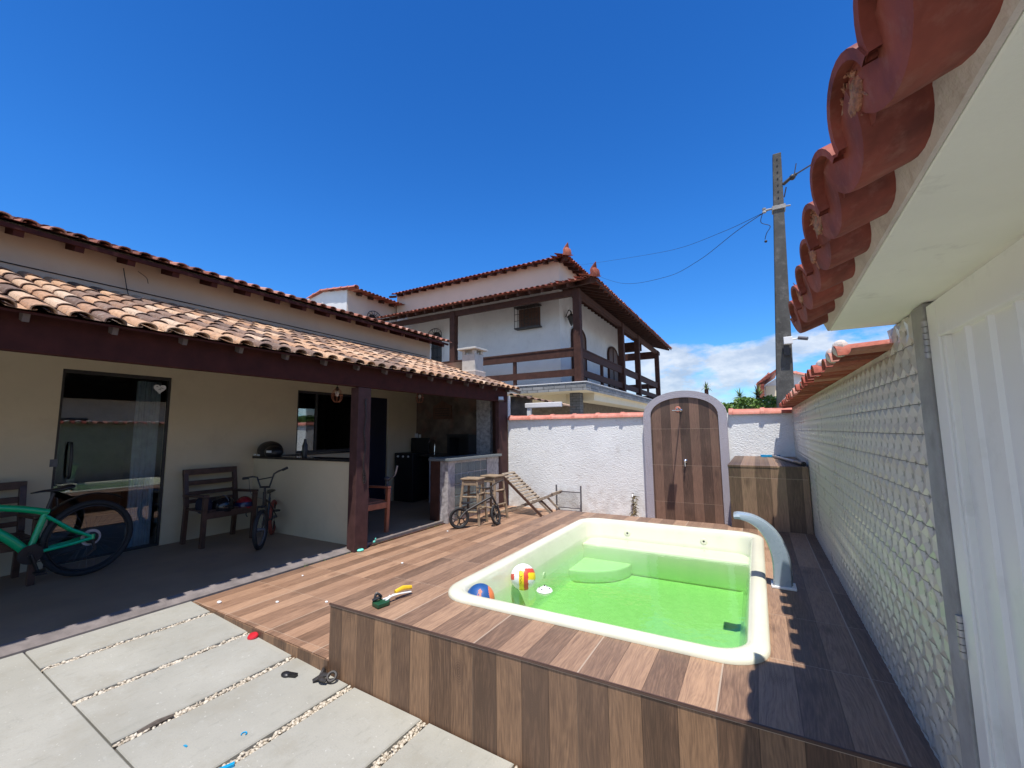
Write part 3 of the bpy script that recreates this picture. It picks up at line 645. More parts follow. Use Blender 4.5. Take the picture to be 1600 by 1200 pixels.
# front ring, outer rim, inner rim, back
fs = [(i, i+1, 2*k+i+1, 2*k+i) for i in range(k-1)]+[(i, i+1, k+i+1, k+i) for i in range(k-1)]+[(2*k+i, 2*k+i+1, 3*k+i+1, 3*k+i) for i in range(k-1)]+[(0, k, 3*k, 2*k), (k-1, 2*k-1, 4*k-1, 3*k-1)]
b.add(vs, fs); b.add([(p[0], 7.46, p[1]) for p in O]+[(p[0], 7.31, p[1]) for p in O], [tuple(range(k))]+[(i, i+1, k+i+1, k+i) for i in range(k-1)])
b.build('arch_border', M['stucco_lav'], shw)
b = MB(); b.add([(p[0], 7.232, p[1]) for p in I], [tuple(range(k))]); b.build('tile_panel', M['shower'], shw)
b = MB(); b.tube([(-1.03, 7.23, 1.72), (-1.03, 7.00, 1.735), (-1.03, 6.86, 1.735)], .009, 8); b.lathe([(.022, 0), (.022, .012), (.009, .02)], (-1.03, 7.23, 1.72), (0, -1, 0), 14); a_ = b.build('shower_arm', M['chrome'], shw, smooth=True)
b = MB(); b.box(-1.09, -.97, 6.77, 6.89, 1.700, 1.708); b.lathe([(.014, 0), (.014, .03)], (-1.03, 6.86, 1.706), (0, 0, 1), 12); b.build('shower_head', M['chrome'], shw, bevel=.002)
b = MB(); b.lathe([(.026, 0), (.026, .010), (.017, .014), (.017, .05), (.011, .055)], (-1.0, 7.232, .93), (0, -1, 0), 16); b.box(-1.005, -.995, 7.16, 7.178, .85, .93); b.build('tap_valve', M['chrome'], shw, smooth=True)
b = MB(); b.lathe([(.045, 0), (.04, .006), (.001, .008)], (-1.075, 7.232, 1.74), (0, -1, 0), 18); b.build('pipe_flange', M['red_cap'], shw, smooth=True)
pbx = thing('pump_box', 'low cabinet clad in wood-look tiles in the corner beside the shower', 'cabinet', (.07, 6.4, 0))
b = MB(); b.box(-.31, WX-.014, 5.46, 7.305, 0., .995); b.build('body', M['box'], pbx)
b = MB(); b.box(-.315, WX-.014, 5.455, 7.305, .995, 1.018); b.build('top', M['box2'] if 'box2' in M else M['box'], pbx, bevel=.003)
# brush and pole on the box
br = thing('pool_brush', 'bright blue pool brush head lying on the corner cabinet', 'brush', (.15, 7.15, 1.02))
b = MB(); b.prism([(.02, 7.13), (.08, 7.09), (.20, 7.09), (.26, 7.13), (.26, 7.16), (.20, 7.125), (.08, 7.125), (.02, 7.16)], 2, 1.02, 1.05); b.build('head', M['cyan'], br, bevel=.004)
b = MB(); b.box(.03, .25, 7.09, 7.125, 1.02, 1.024); b.box(.12, .16, 7.06, 7.12, 1.024, 1.052); b.build('bracket', M['cyan'], br)
po = thing('telescopic_pole', 'grey telescopic pole with black grip lying across the corner cabinet', 'pole', (.3, 6.4, 1.02))
b = MB(); b.tube([(.17, 7.05, 1.042), (.355, 5.85, 1.042)], .016, 10); b.build('tube', M['steel'], po, smooth=True)
b = MB(); b.tube([(.355, 5.85, 1.042), (.405, 5.50, 1.042)], [.024, .026], 10); b.build('grip', M['black'], po, smooth=True)
# garden tap with dried plant
tp = thing('garden_tap', 'small wall tap on a thin pipe at the foot of the white wall', 'tap', (-1.83, 7.28, 0))
b = MB(); b.tube([(-1.85, 7.29, 0), (-1.85, 7.285, .33)], .008, 8); b.tube([(-1.85, 7.285, .33), (-1.84, 7.22, .36), (-1.84, 7.19, .33)], .010, 8); b.lathe([(.018, 0), (.018, .01)], (-1.845, 7.24, .38), (0, 0, 1), 10); b.build('pipe', M['steel'], tp, smooth=True)
dp = MB()
for i in range(70):
    a = rnd.uniform(0, 6.3); p0 = Vector((-1.83+rnd.gauss(0, .02), 7.25+rnd.uniform(-.02, .02), rnd.uniform(.05, .36))); l_ = rnd.uniform(.03, .10)
    d_ = Vector((math.cos(a)*.7, -abs(math.sin(a))*.3, rnd.uniform(-1, .4))).normalized(); sd = Vector((rnd.uniform(-1, 1), 0, rnd.uniform(-1, 1))).normalized()*rnd.uniform(.004, .012)
    dp.add([p0-sd, p0+sd, p0+d_*l_+sd*.4, p0+d_*l_-sd*.4], [(0, 1, 2, 3)])
tag(dp.build('dried_plant', M['grass']), 'withered brown plant hanging on the wall tap', 'plant')
# fountain spout beside the pool
fs_ = thing('fountain_spout', 'curved grey blue waterfall spout standing beside the pool rim', 'fountain', (.08, 3.6, .335))
cl_ = [(.085, .345), (.088, .44), (.082, .54), (.062, .62), (.028, .69), (-.020, .745), (-.08, .780), (-.15, .795), (-.185, .792)]
wd_ = [.108, .106, .102, .096, .086, .070, .053, .038, .032]
ys_ = [.054, .054, .055, .057, .060, .064, .070, .075, .077]
c3 = [Vector((x, 0, z)) for x, z in cl_]; cs = spline(c3, 5); N_ = len(cs); vs = []
for i, c in enumerate(cs):
    d_ = (cs[min(i+1, N_-1)]-cs[max(i-1, 0)]).normalized(); nn = Vector((d_.z, 0, -d_.x)); t = i/(N_-1)*8; a = int(min(t, 7.999)); f = t-a
    wq = (wd_[a]*(1-f)+wd_[a+1]*f)/2; yq = ys_[a]*(1-f)+ys_[a+1]*f
    for (u_q, v_q) in ((-1, -.75), (-.86, -.95), (0, -1), (.9, -.86), (1.15, 0), (.9, .86), (0, 1), (-.86, .95), (-1, .75)):
        vs.append(c+nn*wq*u_q+Vector((0, 3.60+yq*v_q, 0)))
k = 9; b = MB(); b.add(vs, [(i*k+q, i*k+(q+1) % k, (i+1)*k+(q+1) % k, (i+1)*k+q) for i in range(N_-1) for q in range(k)]+[tuple(range(k))[::-1], tuple((N_-1)*k+q for q in range(k))]); b.build('spout', M['spout'], fs_, smooth=True)
b = MB(); b.box(.018, .165, 3.535, 3.665, .3355, .352); b.build('base_plate', M['white'], fs_, bevel=.004)
b = MB()
for yy in (3.55, 3.65): b.lathe([(.008, 0), (.008, .006), (.001, .008)], (.032, yy, .352), (0, 0, 1), 8)
b.build('bolt', M['steel'], fs_)
# ================================================================ THE HOUSE with its porch and outdoor kitchen
HX = -6.61
ho = thing('house', 'cream single-storey house with old clay tiled porch roof on dark brown posts', 'house', (-6.6, 3, 0))
b = MB(); b.box(HX-3.4, HX, -4, 1.63, 0, 3.5) if False else None
T = .14; op = [(1.63, 2.65, .04, 2.16), (4.43, 5.80, 1.09, 2.14), (5.90, 6.46, .04, 2.12)]
yy = -4.
for (y0, y1, z0, z1) in op:
    b.box(HX-T, HX, yy, y0, 0, 3.5); b.box(HX-T, HX, y0, y1, z1, 3.5)
    if z0 > .1: b.box(HX-T, HX, y0, y1, 0, z0)
    else: b.box(HX-T, HX, y0, y1, 0, z0-.002)
    yy = y1
b.box(HX-T, HX, yy, 6.63, 0, 3.5); b.box(HX-T, HX, 6.63, 7.72, 0, 3.5); b.box(HX-T, HX, -4, 7.72, 3.502, 3.64)
b.build('wall', M['cream'], ho)
b = MB(); b.box(HX+.0, HX+.012, -4, 7.722, 3.06, 3.60); b.build('upper_wall', M['upperwall'], ho)
b = MB(); b.box(HX-.2, HX+.016, 7.722, 7.75, 2.6, 3.46); b.build('corner_trim', M['white_wall'], ho)
# rooms behind the openings
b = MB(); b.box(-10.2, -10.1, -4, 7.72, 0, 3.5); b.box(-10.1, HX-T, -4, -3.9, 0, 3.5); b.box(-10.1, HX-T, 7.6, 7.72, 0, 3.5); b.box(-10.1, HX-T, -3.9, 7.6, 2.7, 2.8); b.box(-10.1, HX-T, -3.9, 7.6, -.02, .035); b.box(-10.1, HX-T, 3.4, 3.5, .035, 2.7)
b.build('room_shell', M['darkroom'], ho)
# porch floor, sill
b = MB(); b.box(HX, -4.45, -4, 3.82, -.1, .04); b.box(HX, -4.39, 3.82, 7.31, -.1, .028); b.build('porch_floor', M['porchfloor'], ho)
b = MB(); b.prism([(-4.45, -.12), (-4.318, -.12), (-4.318, .012), (-4.45, .047)], 1, -4, 3.70)
b.box(-4.39, -4.335, 3.93, 5.44, -.1, .045); b.build('sill', M['sill'], ho)
b = MB(); b.box(-4.335, -4.302, 3.95, 5.44, -.05, .012); b.build('skirting', M['brown2'], ho)
# glazed door
dr = MB(); dr.box(HX-.06, HX-.02, 1.63, 1.655, .04, 2.16); dr.box(HX-.06, HX-.02, 2.625, 2.65, .04, 2.16); dr.box(HX-.06, HX-.02, 1.655, 2.625, 2.12, 2.16); dr.box(HX-.06, HX-.02, 1.655, 2.625, .04, .065); door = dr.build('door', M['iron'], ho)
b = MB(); b.box(HX-.044, HX-.036, 1.655, 2.625, .065, 2.12); b.build('glass_pane', M['glass'], door)
b = MB(); b.tube(spline([(HX-.02, 1.75, 1.34), (HX+.03, 1.75, 1.32), (HX+.045, 1.752, 1.15), (HX+.03, 1.754, .98), (HX-.02, 1.754, .96)]), .014, 8); b.build('handle', M['black'], door, smooth=True)
b = MB(); b.box(HX-.03, HX+.004, 1.60, 1.66, 1.09, 1.17); b.build('lock', M['greymetal'], door)
b = MB(); hp = []
for i in range(28):
    t = 2*math.pi*i/28; hp.append((2.535+.0042*(16*math.sin(t)**3), 2.01+.0042*(13*math.cos(t)-5*math.cos(2*t)-2*math.cos(3*t)-math.cos(4*t))))
b.prism(hp, 0, HX-.034, HX-.028); hs_ = tag(b.build('heart_sticker', M['white']), 'white heart sign stuck in the top corner of the glass door', 'sign')
def text_obj(name, body, size, loc, rot, mat, parent=None, ext=.0008, align='CENTER'):
    cu = bpy.data.curves.new(name, 'FONT'); cu.body = body; cu.size = size; cu.extrude = ext; cu.align_x = align; cu.align_y = 'CENTER'
    to = bpy.data.objects.new(name, cu); dg = bpy.context.evaluated_depsgraph_get(); COL.objects.link(to); bpy.context.view_layer.update()
    me = bpy.data.meshes.new_from_object(to.evaluated_get(bpy.context.evaluated_depsgraph_get())); bpy.data.objects.remove(to)
    me.materials.clear(); me.materials.append(mat)
    X = Matrix.LocRotScale(Vector(loc), Euler(rot), None)
    if parent is not None: X = origin(parent).inverted() @ X
    me.transform(X); o = bpy.data.objects.new(name, me); COL.objects.link(o)
    if parent is not None: o.parent = parent
    return o
b = MB()
for (yc, zc, w_) in ((2.505, 2.03, .022), (2.55, 2.015, .040), (2.535, 1.995, .030)): b.tube([(HX-.0275, yc-w_/2, zc), (HX-.0275, yc, zc+.006), (HX-.0275, yc+w_/2, zc-.002)], .003, 5)
b.build('lettering', M['black'], hs_)
cu_ = MB()
for i in range(9):
    y = 2.36+i*.028; cu_.tube([(HX-.16+.012*(i % 2), y, .06), (HX-.16+.012*(i % 2), y, 2.1)], .016, 8)
tag(cu_.build('curtain', M['blind'], smooth=True), 'bluish grey curtain drawn aside behind the glass door', 'curtain')
# window and kitchen door
wf = MB(); y0, y1, z0, z1 = op[1]
wf.box(HX-.09, HX-.03, y0, y0+.04, z0, z1); wf.box(HX-.09, HX-.03, y1-.04, y1, z0, z1); wf.box(HX-.09, HX-.03, y0+.04, y1-.04, z1-.04, z1); wf.box(HX-.09, HX-.03, y0+.04, y1-.04, z0, z0+.04); wf.box(HX-.08, HX-.04, 4.80, 4.84, z0+.04, z1-.04)
win = wf.build('window', M['iron'], ho)
b = MB(); b.box(HX-.062, HX-.056, y0+.04, 4.80, z0+.04, z1-.04); b.build('glass_pane', M['glass'], win)
b = MB(); b.box(HX-.10, HX+.03, y0-.02, y1+.02, 1.06, 1.089); b.build('window_sill', M['blackgranite'], win)
b = MB(); b.box(HX-.08, HX-.04, 5.90, 6.46, .04, 2.12); kd = b.build('kitchen_door', basic('dark_blue_door', (.012, .014, .03), .4), ho)
# half wall with granite shelf
b = MB(); b.box(HX, -4.40, 3.76, 3.90, .04, 1.055); b.build('half_wall', M['cream'], ho)
b = MB(); b.box(HX, -4.40, 3.735, 3.96, 1.056, 1.09); b.box(HX, HX+.22, 3.96, 4.43, 1.056, 1.09); b.build('shelf', M['blackgranite'], ho, bevel=.003)
# posts and beam
for (x0, x1, y0, y1, z0) in ((-4.40, -4.262, 3.665, 3.865, -.02), (-4.33, -4.25, 6.98, 7.305, -.02), (-4.385, -4.245, -1.3, -1.1, -.02)):
    b = MB(); b.box(x0, x1, y0, y1, z0, 1.985); b.build('post', M['post'], ho, bevel=.006)
b = MB(); b.box(-4.345, -4.262, -4, 7.30, 1.988, 2.262); b.build('beam', M['brown'], ho, bevel=.005)
# kitchen back wall, pier
b = MB(); b.box(HX, -4.93, 7.31, 7.45, 0, 2.9); b.build('stone_wall', M['stonewall'], ho)
b = MB(); b.box(-4.928, -4.60, 7.22, 7.45, .9, 2.35); b.box(-4.928, -4.60, 7.215, 7.219, 1.62, 1.63); b.build('stone_pier', M['marble'], ho)
b = MB(); b.box(-4.598, -4.335, 7.30, 7.45, 0, 2.35); b.build('wood_panel', M['brown2'], ho)
b = MB(); b.box(HX+.01, HX+.05, 7.25, 7.309, 1.28, 1.39); b.box(-6.53, -6.47, 7.30, 7.309, 1.26, 1.37); b.build('wall_socket', M['white'], ho)
# roof
rf_up = Vector((-2.51, 0, .865)).normalized()
b = MB(); roof_tiles(b, (-4.10, -2.2, 2.222), (0, 1, 0), rf_up, 52, 8, .1872, .336, 7, amp=.62); pr = b.build('porch_roof', M['roof_old'], ho, smooth=True)
b = MB(); X_ = lambda x: 2.222+(-4.10-x)*.3446
b.add([(-4.14, -2.2, X_(-4.14)-.012), (HX, -2.2, X_(HX)-.012), (HX, 7.5, X_(HX)-.012), (-4.14, 7.5, X_(-4.14)-.012), (-4.14, -2.2, X_(-4.14)+.004), (HX, -2.2, X_(HX)+.004), (HX, 7.5, X_(HX)+.004), (-4.14, 7.5, X_(-4.14)+.004)], [(0, 1, 2, 3), (4, 5, 6, 7), (0, 1, 5, 4), (3, 2, 6, 7), (0, 3, 7, 4), (1, 2, 6, 5)])
b.build('roof_boards', M['brown'], pr)
for i in range(21):
    y = -1.465+i*.459
    b = MB(); a_ = Vector((-4.18, y, X_(-4.18)-.045)); e_ = Vector((HX, y, X_(HX)-.045)); b.beam(a_, e_, .034, .058); b.build('rafter', M['rafter'], pr)
b = MB(); b.box(-5.22, -4.90, 7.12, 7.43, 2.3, 3.0); 
for (dx, dy) in ((0, 0), (1, 0), (0, 1), (1, 1)): b.box(-5.22+dx*.25, -5.15+dx*.25, 7.12+dy*.24, 7.19+dy*.24, 3.0, 3.09)
b.box(-5.14, -4.98, 7.20, 7.36, 3.0, 3.088); ch = b.build('chimney', M['pale_conc'], pr, bevel=.006)
b = MB(); b.box(-5.29, -4.83, 7.05, 7.50, 3.092, 3.13); b.box(-5.22, -4.90, 7.12, 7.43, 3.13, 3.15); 
cpp = b; cp = b.build('chimney_cap', M['pale_conc'], pr, bevel=.006)
b = MB(); b.box(-5.26, -4.86, 7.08, 7.47, 2.50, 2.66); b.build('chimney_base', M['mortar'], pr, bevel=.02)
b = MB(); roof_tiles(b, (-6.215, -3.4, 3.495), (0, 1, 0), (-3, 0, .95), 61, 3, .1872, .36, 6); ur = b.build('main_roof', M['roof_up'], ho, smooth=True)
b = MB(); b.add([(-6.24, -3.4, 3.485), (-10.5, -3.4, 4.83), (-10.5, 7.97, 4.83), (-6.24, 7.97, 3.485), (-6.24, -3.4, 3.50), (-10.5, -3.4, 4.85), (-10.5, 7.97, 4.85), (-6.24, 7.97, 3.50)], [(0, 1, 2, 3), (4, 5, 6, 7), (0, 1, 5, 4), (3, 2, 6, 7), (0, 3, 7, 4), (1, 2, 6, 5)]); b.build('roof_boards', M['brown'], ur)
b = MB(); b.box(-6.262, -6.238, -3.4, 7.97, 3.455, 3.492); b.build('fascia', M['brown'], ur)
for i in range(18):
    y = .24+i*.4455
    b = MB(); b.beam((-6.27, y, 3.44), (-6.62, y, 3.55), .075, .085); b.build('rafter', M['brown'], ur)
b = MB(); b.tube([(HX+.02, -1, 3.20), (HX+.02, 2.9, 3.19), (HX+.02, 7.6, 3.17)], .006, 5); b.build('wall_cable', M['wire'], ho)
b = MB(); b.tube(spline([(HX+.03, 2.05, 3.44), (HX+.05, 2.07, 3.30), (HX+.04, 2.11, 3.14), (HX+.02, 2.16, 3.08)]), .005, 5); b.tube(spline([(HX+.12, 2.16, 3.42), (HX+.14, 2.24, 3.36), (HX+.12, 2.27, 3.30)]), .004, 5); b.build('loose_wire', M['wire'], ho)
# chain hanging on the post
b = MB(); z = 1.72; i = 0
while z > .80:
    wv_ = .012*math.sin(i*.35); w2 = .013+(.016 if z < .95 else 0)
    b.ring((-4.252, 3.77+wv_, z), (1, .25*(-1)**i, 0), w2*.75, .0038, 8, 4); z -= .0215; i += 1
b.tube(spline([(-4.254, 3.75, 1.84), (-4.252, 3.78, 1.79), (-4.254, 3.77, 1.74)]), .005, 5); b.tube(spline([(-4.254, 3.79, 1.84), (-4.252, 3.76, 1.79), (-4.254, 3.78, 1.74)]), .005, 5)
tag(b.build('hanging_chain', M['iron'], smooth=True), 'dark chain hanging down the face of the porch post', 'chain')
# bar with glass blocks
bar = thing('bar_counter', 'marble bar counter with a panel of glass blocks beside the kitchen', 'counter', (-4.4, 6.3, 0))
b = MB(); b.box(-4.42, -4.262, 5.45, 5.63, 0, .955); b.box(-4.42, -4.262, 6.58, 6.98, 0, .955); b.box(-4.40, -4.28, 5.63, 6.58, 0, .05); b.box(-4.40, -4.27, 5.63, 6.58, .915, .955); b.build('body', M['marble'], bar, bevel=.003)
b = MB(); b.box(-4.62, -4.20, 5.40, 7.0, .957, 1.0); b.build('countertop', M['counter'], bar, bevel=.006)
for j in range(5):
    for i in range(5):
        b = MB(); y = 5.634+i*.189; z = .055+j*.172; b.box(-4.40, -4.268, y+.004, y+.185, z+.004, z+.168); b.build('glass_block', M['gblock'], bar, bevel=.012)
b = MB(); b.box(-4.392, -4.276, 5.63, 6.58, .05, .915); b.build('joint', M['pale_conc'], bar)
b = MB(); b.box(-4.60, -4.424, 5.43, 5.48, 0, .955); b.build('end_board', M['brown2'], bar)
kc = thing('kitchen_counter', 'dark stone worktop on grey cabinet deep inside the outdoor kitchen', 'counter', (-5.2, 6.8, 0))
b = MB(); b.box(-5.75, -4.64, 6.75, 7.28, .03, .93); b.build('cabinet', M['blind'], kc)
b = MB(); b.box(-6.0, -4.63, 6.70, 7.30, .932, .975); b.build('worktop', M['blackgranite'], kc)
b = MB(); b.tube(spline([(-5.95, 7.15, .98), (-5.95, 7.15, 1.22), (-5.95, 7.02, 1.27), (-5.95, 6.95, 1.18)]), .011, 8); b.build('faucet', M['chrome'], kc, smooth=True)
ov = thing('barbecue', 'black open barbecue hearth in the corner of the outdoor kitchen', 'barbecue', (-5.1, 7.0, .98))
b = MB(); b.box(-5.46, -5.40, 6.95, 7.30, .977, 1.36); b.box(-4.99, -4.93, 6.95, 7.30, .977, 1.36); b.box(-5.40, -4.99, 6.95, 7.30, 1.30, 1.36); b.box(-5.40, -4.99, 7.26, 7.30, .977, 1.30); b.build('hearth', M['black'], ov)
b = MB(); b.box(-5.47, -4.92, 6.935, 6.949, 1.35, 1.375); b.build('hood_edge', M['iron'], ov)
st_ = thing('stove', 'black stove with pale knobs beside the kitchen doorway', 'stove', (-6.2, 6.3, 0))
b = MB(); b.box(-6.55, -6.05, 6.6, 7.1, .03, 1.0); b.box(-6.55, -6.05, 7.08, 7.12, 1.0, 1.3); b.build('body', M['black'], st_, bevel=.01)
for i in range(3):
    b = MB(); b.lathe([(.022, 0), (.018, .02)], (-6.45+.14*i, 6.6, .93), (0, -1, 0), 10); b.build('knob', M['white'], st_)
sg = thing('wall_sign', 'dark wooden plaque with a gabled top on the stone wall', 'sign', (-5.85, 7.29, 1.85))
b = MB(); b.prism([(-6.11, 1.69), (-5.61, 1.69), (-5.61, 1.98), (-5.73, 2.02), (-5.86, 2.10), (-5.99, 2.02), (-6.11, 1.98)], 1, 7.28, 7.305); b.build('board', M['doorwood'], sg)
b = MB(); [b.box(-6.05, -5.67, 7.274, 7.281, 1.76+.05*i, 1.775+.05*i) for i in range(4)]; b.build('carving', M['iron'], sg)
def cage_lamp(p, label, cat='lamp'):
    t = thing('pendant_lamp', label, cat, p, 0, 'cage pendant lamps under the porch roof')
    b = MB(); b.tube([(0, 0, .12), (0, 0, .35)], .004, 6); b.lathe([(.02, .07), (.024, .10), (.012, .125)], (0, 0, 0), (0, 0, 1), 12); b.build('socket', M['iron'], t, local=True, smooth=True)
    b = MB(); b.ball((0, 0, .025), .024, .024, .036, 12, 8); b.build('bulb', M['white'], t, local=True, smooth='all')
    b = MB()
    for i in range(8):
        a = math.pi*2*i/8; b.tube([(math.cos(a)*q, math.sin(a)*q, z) for q, z in ((.012, .11), (.05, .07), (.072, .01), (.066, -.045), (.04, -.085))], .0028, 5)
    for q, z in ((.074, .005), (.042, -.085)): b.ring((0, 0, z), (0, 0, 1), q, .003, 20, 5)
    b.build('cage', M['orangewood'], t, local=True, smooth=True); return t
cage_lamp((-5.0, 3.93, 1.93), 'copper cage pendant lamp in front of the kitchen window')
cage_lamp((-5.3, 5.94, 2.04), 'copper cage pendant lamp with pale bulb against the stone wall')
fl = thing('floodlight', 'small square floodlight fixed at the top of the end post', 'light', (-4.2, 6.99, 2.05))
X = Matrix.LocRotScale(Vector((-4.19, 6.96, 2.03)), Euler((R(-35), 0, R(35))), None)
b = MB(); b.box(-.055, .055, -.02, .02, -.045, .045, X=X); b.build('housing', M['greymetal'], fl, bevel=.005); b = MB(); b.box(-.045, .045, -.024, -.0205, -.036, .036, X=X); b.build('lens', M['white'], fl)
b = MB(); b.tube([(-4.25, 7.0, 2.06), (-4.20, 6.97, 2.04)], .008, 6); b.build('bracket', M['iron'], fl)

# ================================================================ NEIGHBOUR'S TWO-STOREY HOUSE
nh = thing('neighbour_house', 'white two-storey house with brown timber veranda and red clay tile roofs', 'house', (-5.9, 14, 0))
b = MB(); b.box(-13.9, -5.93, 14.0, 21.9, 2.9, 6.9); b.build('upper_wall', M['white_wall'], nh)
b = MB(); b.box(-13.9, -5.90, 13.97, 22, 6.62, 7.62); b.build('attic_wall', M['peach'], nh)
b = MB(); b.box(-15, -5.6, 14.4, 26, 0, 2.64); b.build('ground_wall', M['groundwall'], nh)
b = MB(); b.box(-13.5, -4.47, 12.46, 25.7, 2.652, 2.888); b.build('balcony_slab', M['creamsoffit'], nh)
b = MB(); b.box(-13.5, -4.452, 12.44, 12.458, 2.65, 2.895); b.box(-4.468, -4.45, 12.458, 25.7, 2.65, 2.895); b.build('stone_band', M['stoneband'], nh)
b = MB(); b.box(-13.5, -4.43, 12.42, 12.62, 2.897, 2.925); b.box(-4.62, -4.43, 12.62, 25.7, 2.897, 2.925); b.build('slab_edge', M['white_wall'], nh)
b = MB(); b.box(-5.3, -4.95, 13.2, 13.5, 0, 2.65); b.build('stone_column', M['stonecol'], nh)
b = MB(); b.box(-9, -5.6, 13.6, 14.39, 2.3, 2.65); b.box(-5.25, -4.6, 13.6, 25, 2.40, 2.651); b.build('ceiling_beam', M['creamsoffit'], nh)
cols = [(-4.76, 12.68), (-4.76, 17.8), (-4.76, 20.6), (-4.76, 25.3), (-9.68, 12.68), (-13.3, 12.68)]
for (x, y) in cols:
    b = MB(); b.box(x-.115, x+.115, y-.115, y+.115, 2.926, 5.93); b.build('column', M['brown2'], nh, bevel=.01)
b = MB(); b.box(-13.4, -4.65, 12.60, 12.76, 5.74, 5.93); b.build('beam', M['brown2'], nh)
b = MB(); b.box(-4.84, -4.68, 12.77, 25.9, 5.74, 5.93); b.build('beam', M['brown2'], nh)
b = MB(); b.box(-9.0, -4.85, 25.2, 25.4, 5.5, 5.9); b.build('rear_beam', M['brown2'], nh)
b = MB(); b.box(-5.93, -4.85, 21.9, 22.0, 5.4, 5.9); b.build('cross_beam', M['brown2'], nh)
def rails(segs, posts):
    b = MB()
    for (x0, x1, y0, y1) in segs:
        for (z0, z1) in ((3.14, 3.36), (3.76, 4.00)): b.box(x0, x1, y0, y1, z0, z1)
    rl = b.build('railing', M['brown2'], nh)
    b = MB()
    for (x0, x1, y0, y1) in segs: b.box(x0-.02, x1+.02, y0-.02, y1+.02, 4.002, 4.05)
    b.build('handrail', M['brown2'], rl)
    for (x, y) in posts:
        b = MB(); b.box(x-.05, x+.05, y-.05, y+.05, 2.926, 4.0); b.build('rail_post', M['brown2'], rl)
rails([(-9.565, -4.875, 12.65, 12.71)], [(-7.1, 12.74)]); rails([(-13.2, -9.795, 12.65, 12.71)], [(-11.4, 12.74)])
rails([(-4.79, -4.73, 12.795, 17.685)], [(-4.82, 15.2)]); rails([(-4.79, -4.73, 17.915, 20.485)], []); rails([(-4.79, -4.73, 20.715, 25.185)], [(-4.82, 22.9)])
rails([(-9.0, -4.875, 25.27, 25.33)], [])
# windows, doors
def arched_panel(y0, y1, z0, zs, zt, name, mat, fmat, x=-5.925):
    c = (y0+y1)/2; a = (y1-y0)/2; pts = [(y0, z0)]+[(c-a*math.cos(math.pi*k/12), zs+(zt-zs)*math.sin(math.pi*k/12)) for k in range(13)]+[(y1, z0)]
    b = MB(); b.prism(pts, 0, x, x+.05); o = b.build(name, mat, nh); b = MB()
    b.tube([(x+.05, p[0], p[1]) for p in pts], .05, 5); b.tube([(x+.05, c, z0), (x+.05, c, zt)], .03, 5); b.build('frame', fmat, o)
arched_panel(15.05, 16.5, 2.93, 5.05, 5.45, 'arched_door', M['doorwood'], M['brown2'])
arched_panel(19.6, 21.2, 2.93, 5.0, 5.42, 'arched_door', M['doorwood'], M['brown2'])
b = MB(); b.box(-7.60, -6.70, 13.99, 13.999, 5.28, 6.0); gw = b.build('window', M['doorwood'], nh)
b = MB(); ys0, ys1 = 13.72, 13.985
for i in range(8): x = -7.64+i*.142; b.tube([(x, ys0, 5.22), (x, ys0, 6.03)], .012, 5)
for z in (5.22, 6.03): b.box(-7.66, -6.63, ys0-.02, ys1, z-.02, z+.02)
for z in (5.5, 5.75): b.tube([(-7.66, ys0, z), (-6.63, ys0, z)], .010, 5)
b.ring((-7.14, ys0, 5.75), (0, 1, 0), .13, .012, 16, 4); b.ring((-7.14, ys0, 5.48), (0, 1, 0), .13, .012, 16, 4)
b.build('grille', M['iron'], gw)
def arch_win(c, yw, axis, label='window'):
    pts = [(-.26, -.75)]+[(-.26*math.cos(math.pi*k/12), .33+.26*math.sin(math.pi*k/12)) for k in range(13)]+[(.26, -.75)]
    def P(u, v, d): return (c[0]+u, yw-d, c[1]+v) if axis == 'y' else (yw+d, c[0]+u, c[1]+v)
    b = MB(); k = len(pts); b.add([P(u, v, .01) for u, v in pts], [tuple(range(k))]); o = b.build('arched_window', M['black'], nh)
    b = MB(); pt2 = [(u*1.45, v*1.12+(.06 if v > 0 else 0)) for u, v in pts]; b.tube([P(u, v, .12) for u, v in pt2], .016, 5)
    for q in range(1, 6): a = math.pi*q/6; b.tube([P(-.12*math.cos(a), .45+.1*math.sin(a), .12), P(-.37*math.cos(a), .40+.34*math.sin(a), .12)], .011, 4)
    b.ring(P(0, .43, .12), (0, 1, 0) if axis == 'y' else (1, 0, 0), .13, .011, 14, 4)
    for u in (-.22, 0, .22): b.tube([P(u, -.84, .12), P(u, .38, .12)], .011, 4)
    for v in (-.5, -.1, .3): b.tube([P(-.37, v, .12), P(.37, v, .12)], .011, 4)
    b.build('grille', M['iron'], o); return o
arch_win((-11.6, 5.05), 13.99, 'y')
ln = MB(); ln.lathe([(.02, -.30), (.06, -.22), (.15, .02), (.16, .05), (.03, .17), (.03, .24)], (-5.70, 14.55, 5.55), (0, 0, 1), 6); la = ln.build('wall_lantern', M['iron'], nh); b = MB(); b.tube(spline([(-5.92, 14.55, 5.62), (-5.80, 14.55, 5.86), (-5.70, 14.55, 5.78)]), .018, 5); b.build('bracket', M['iron'], la)
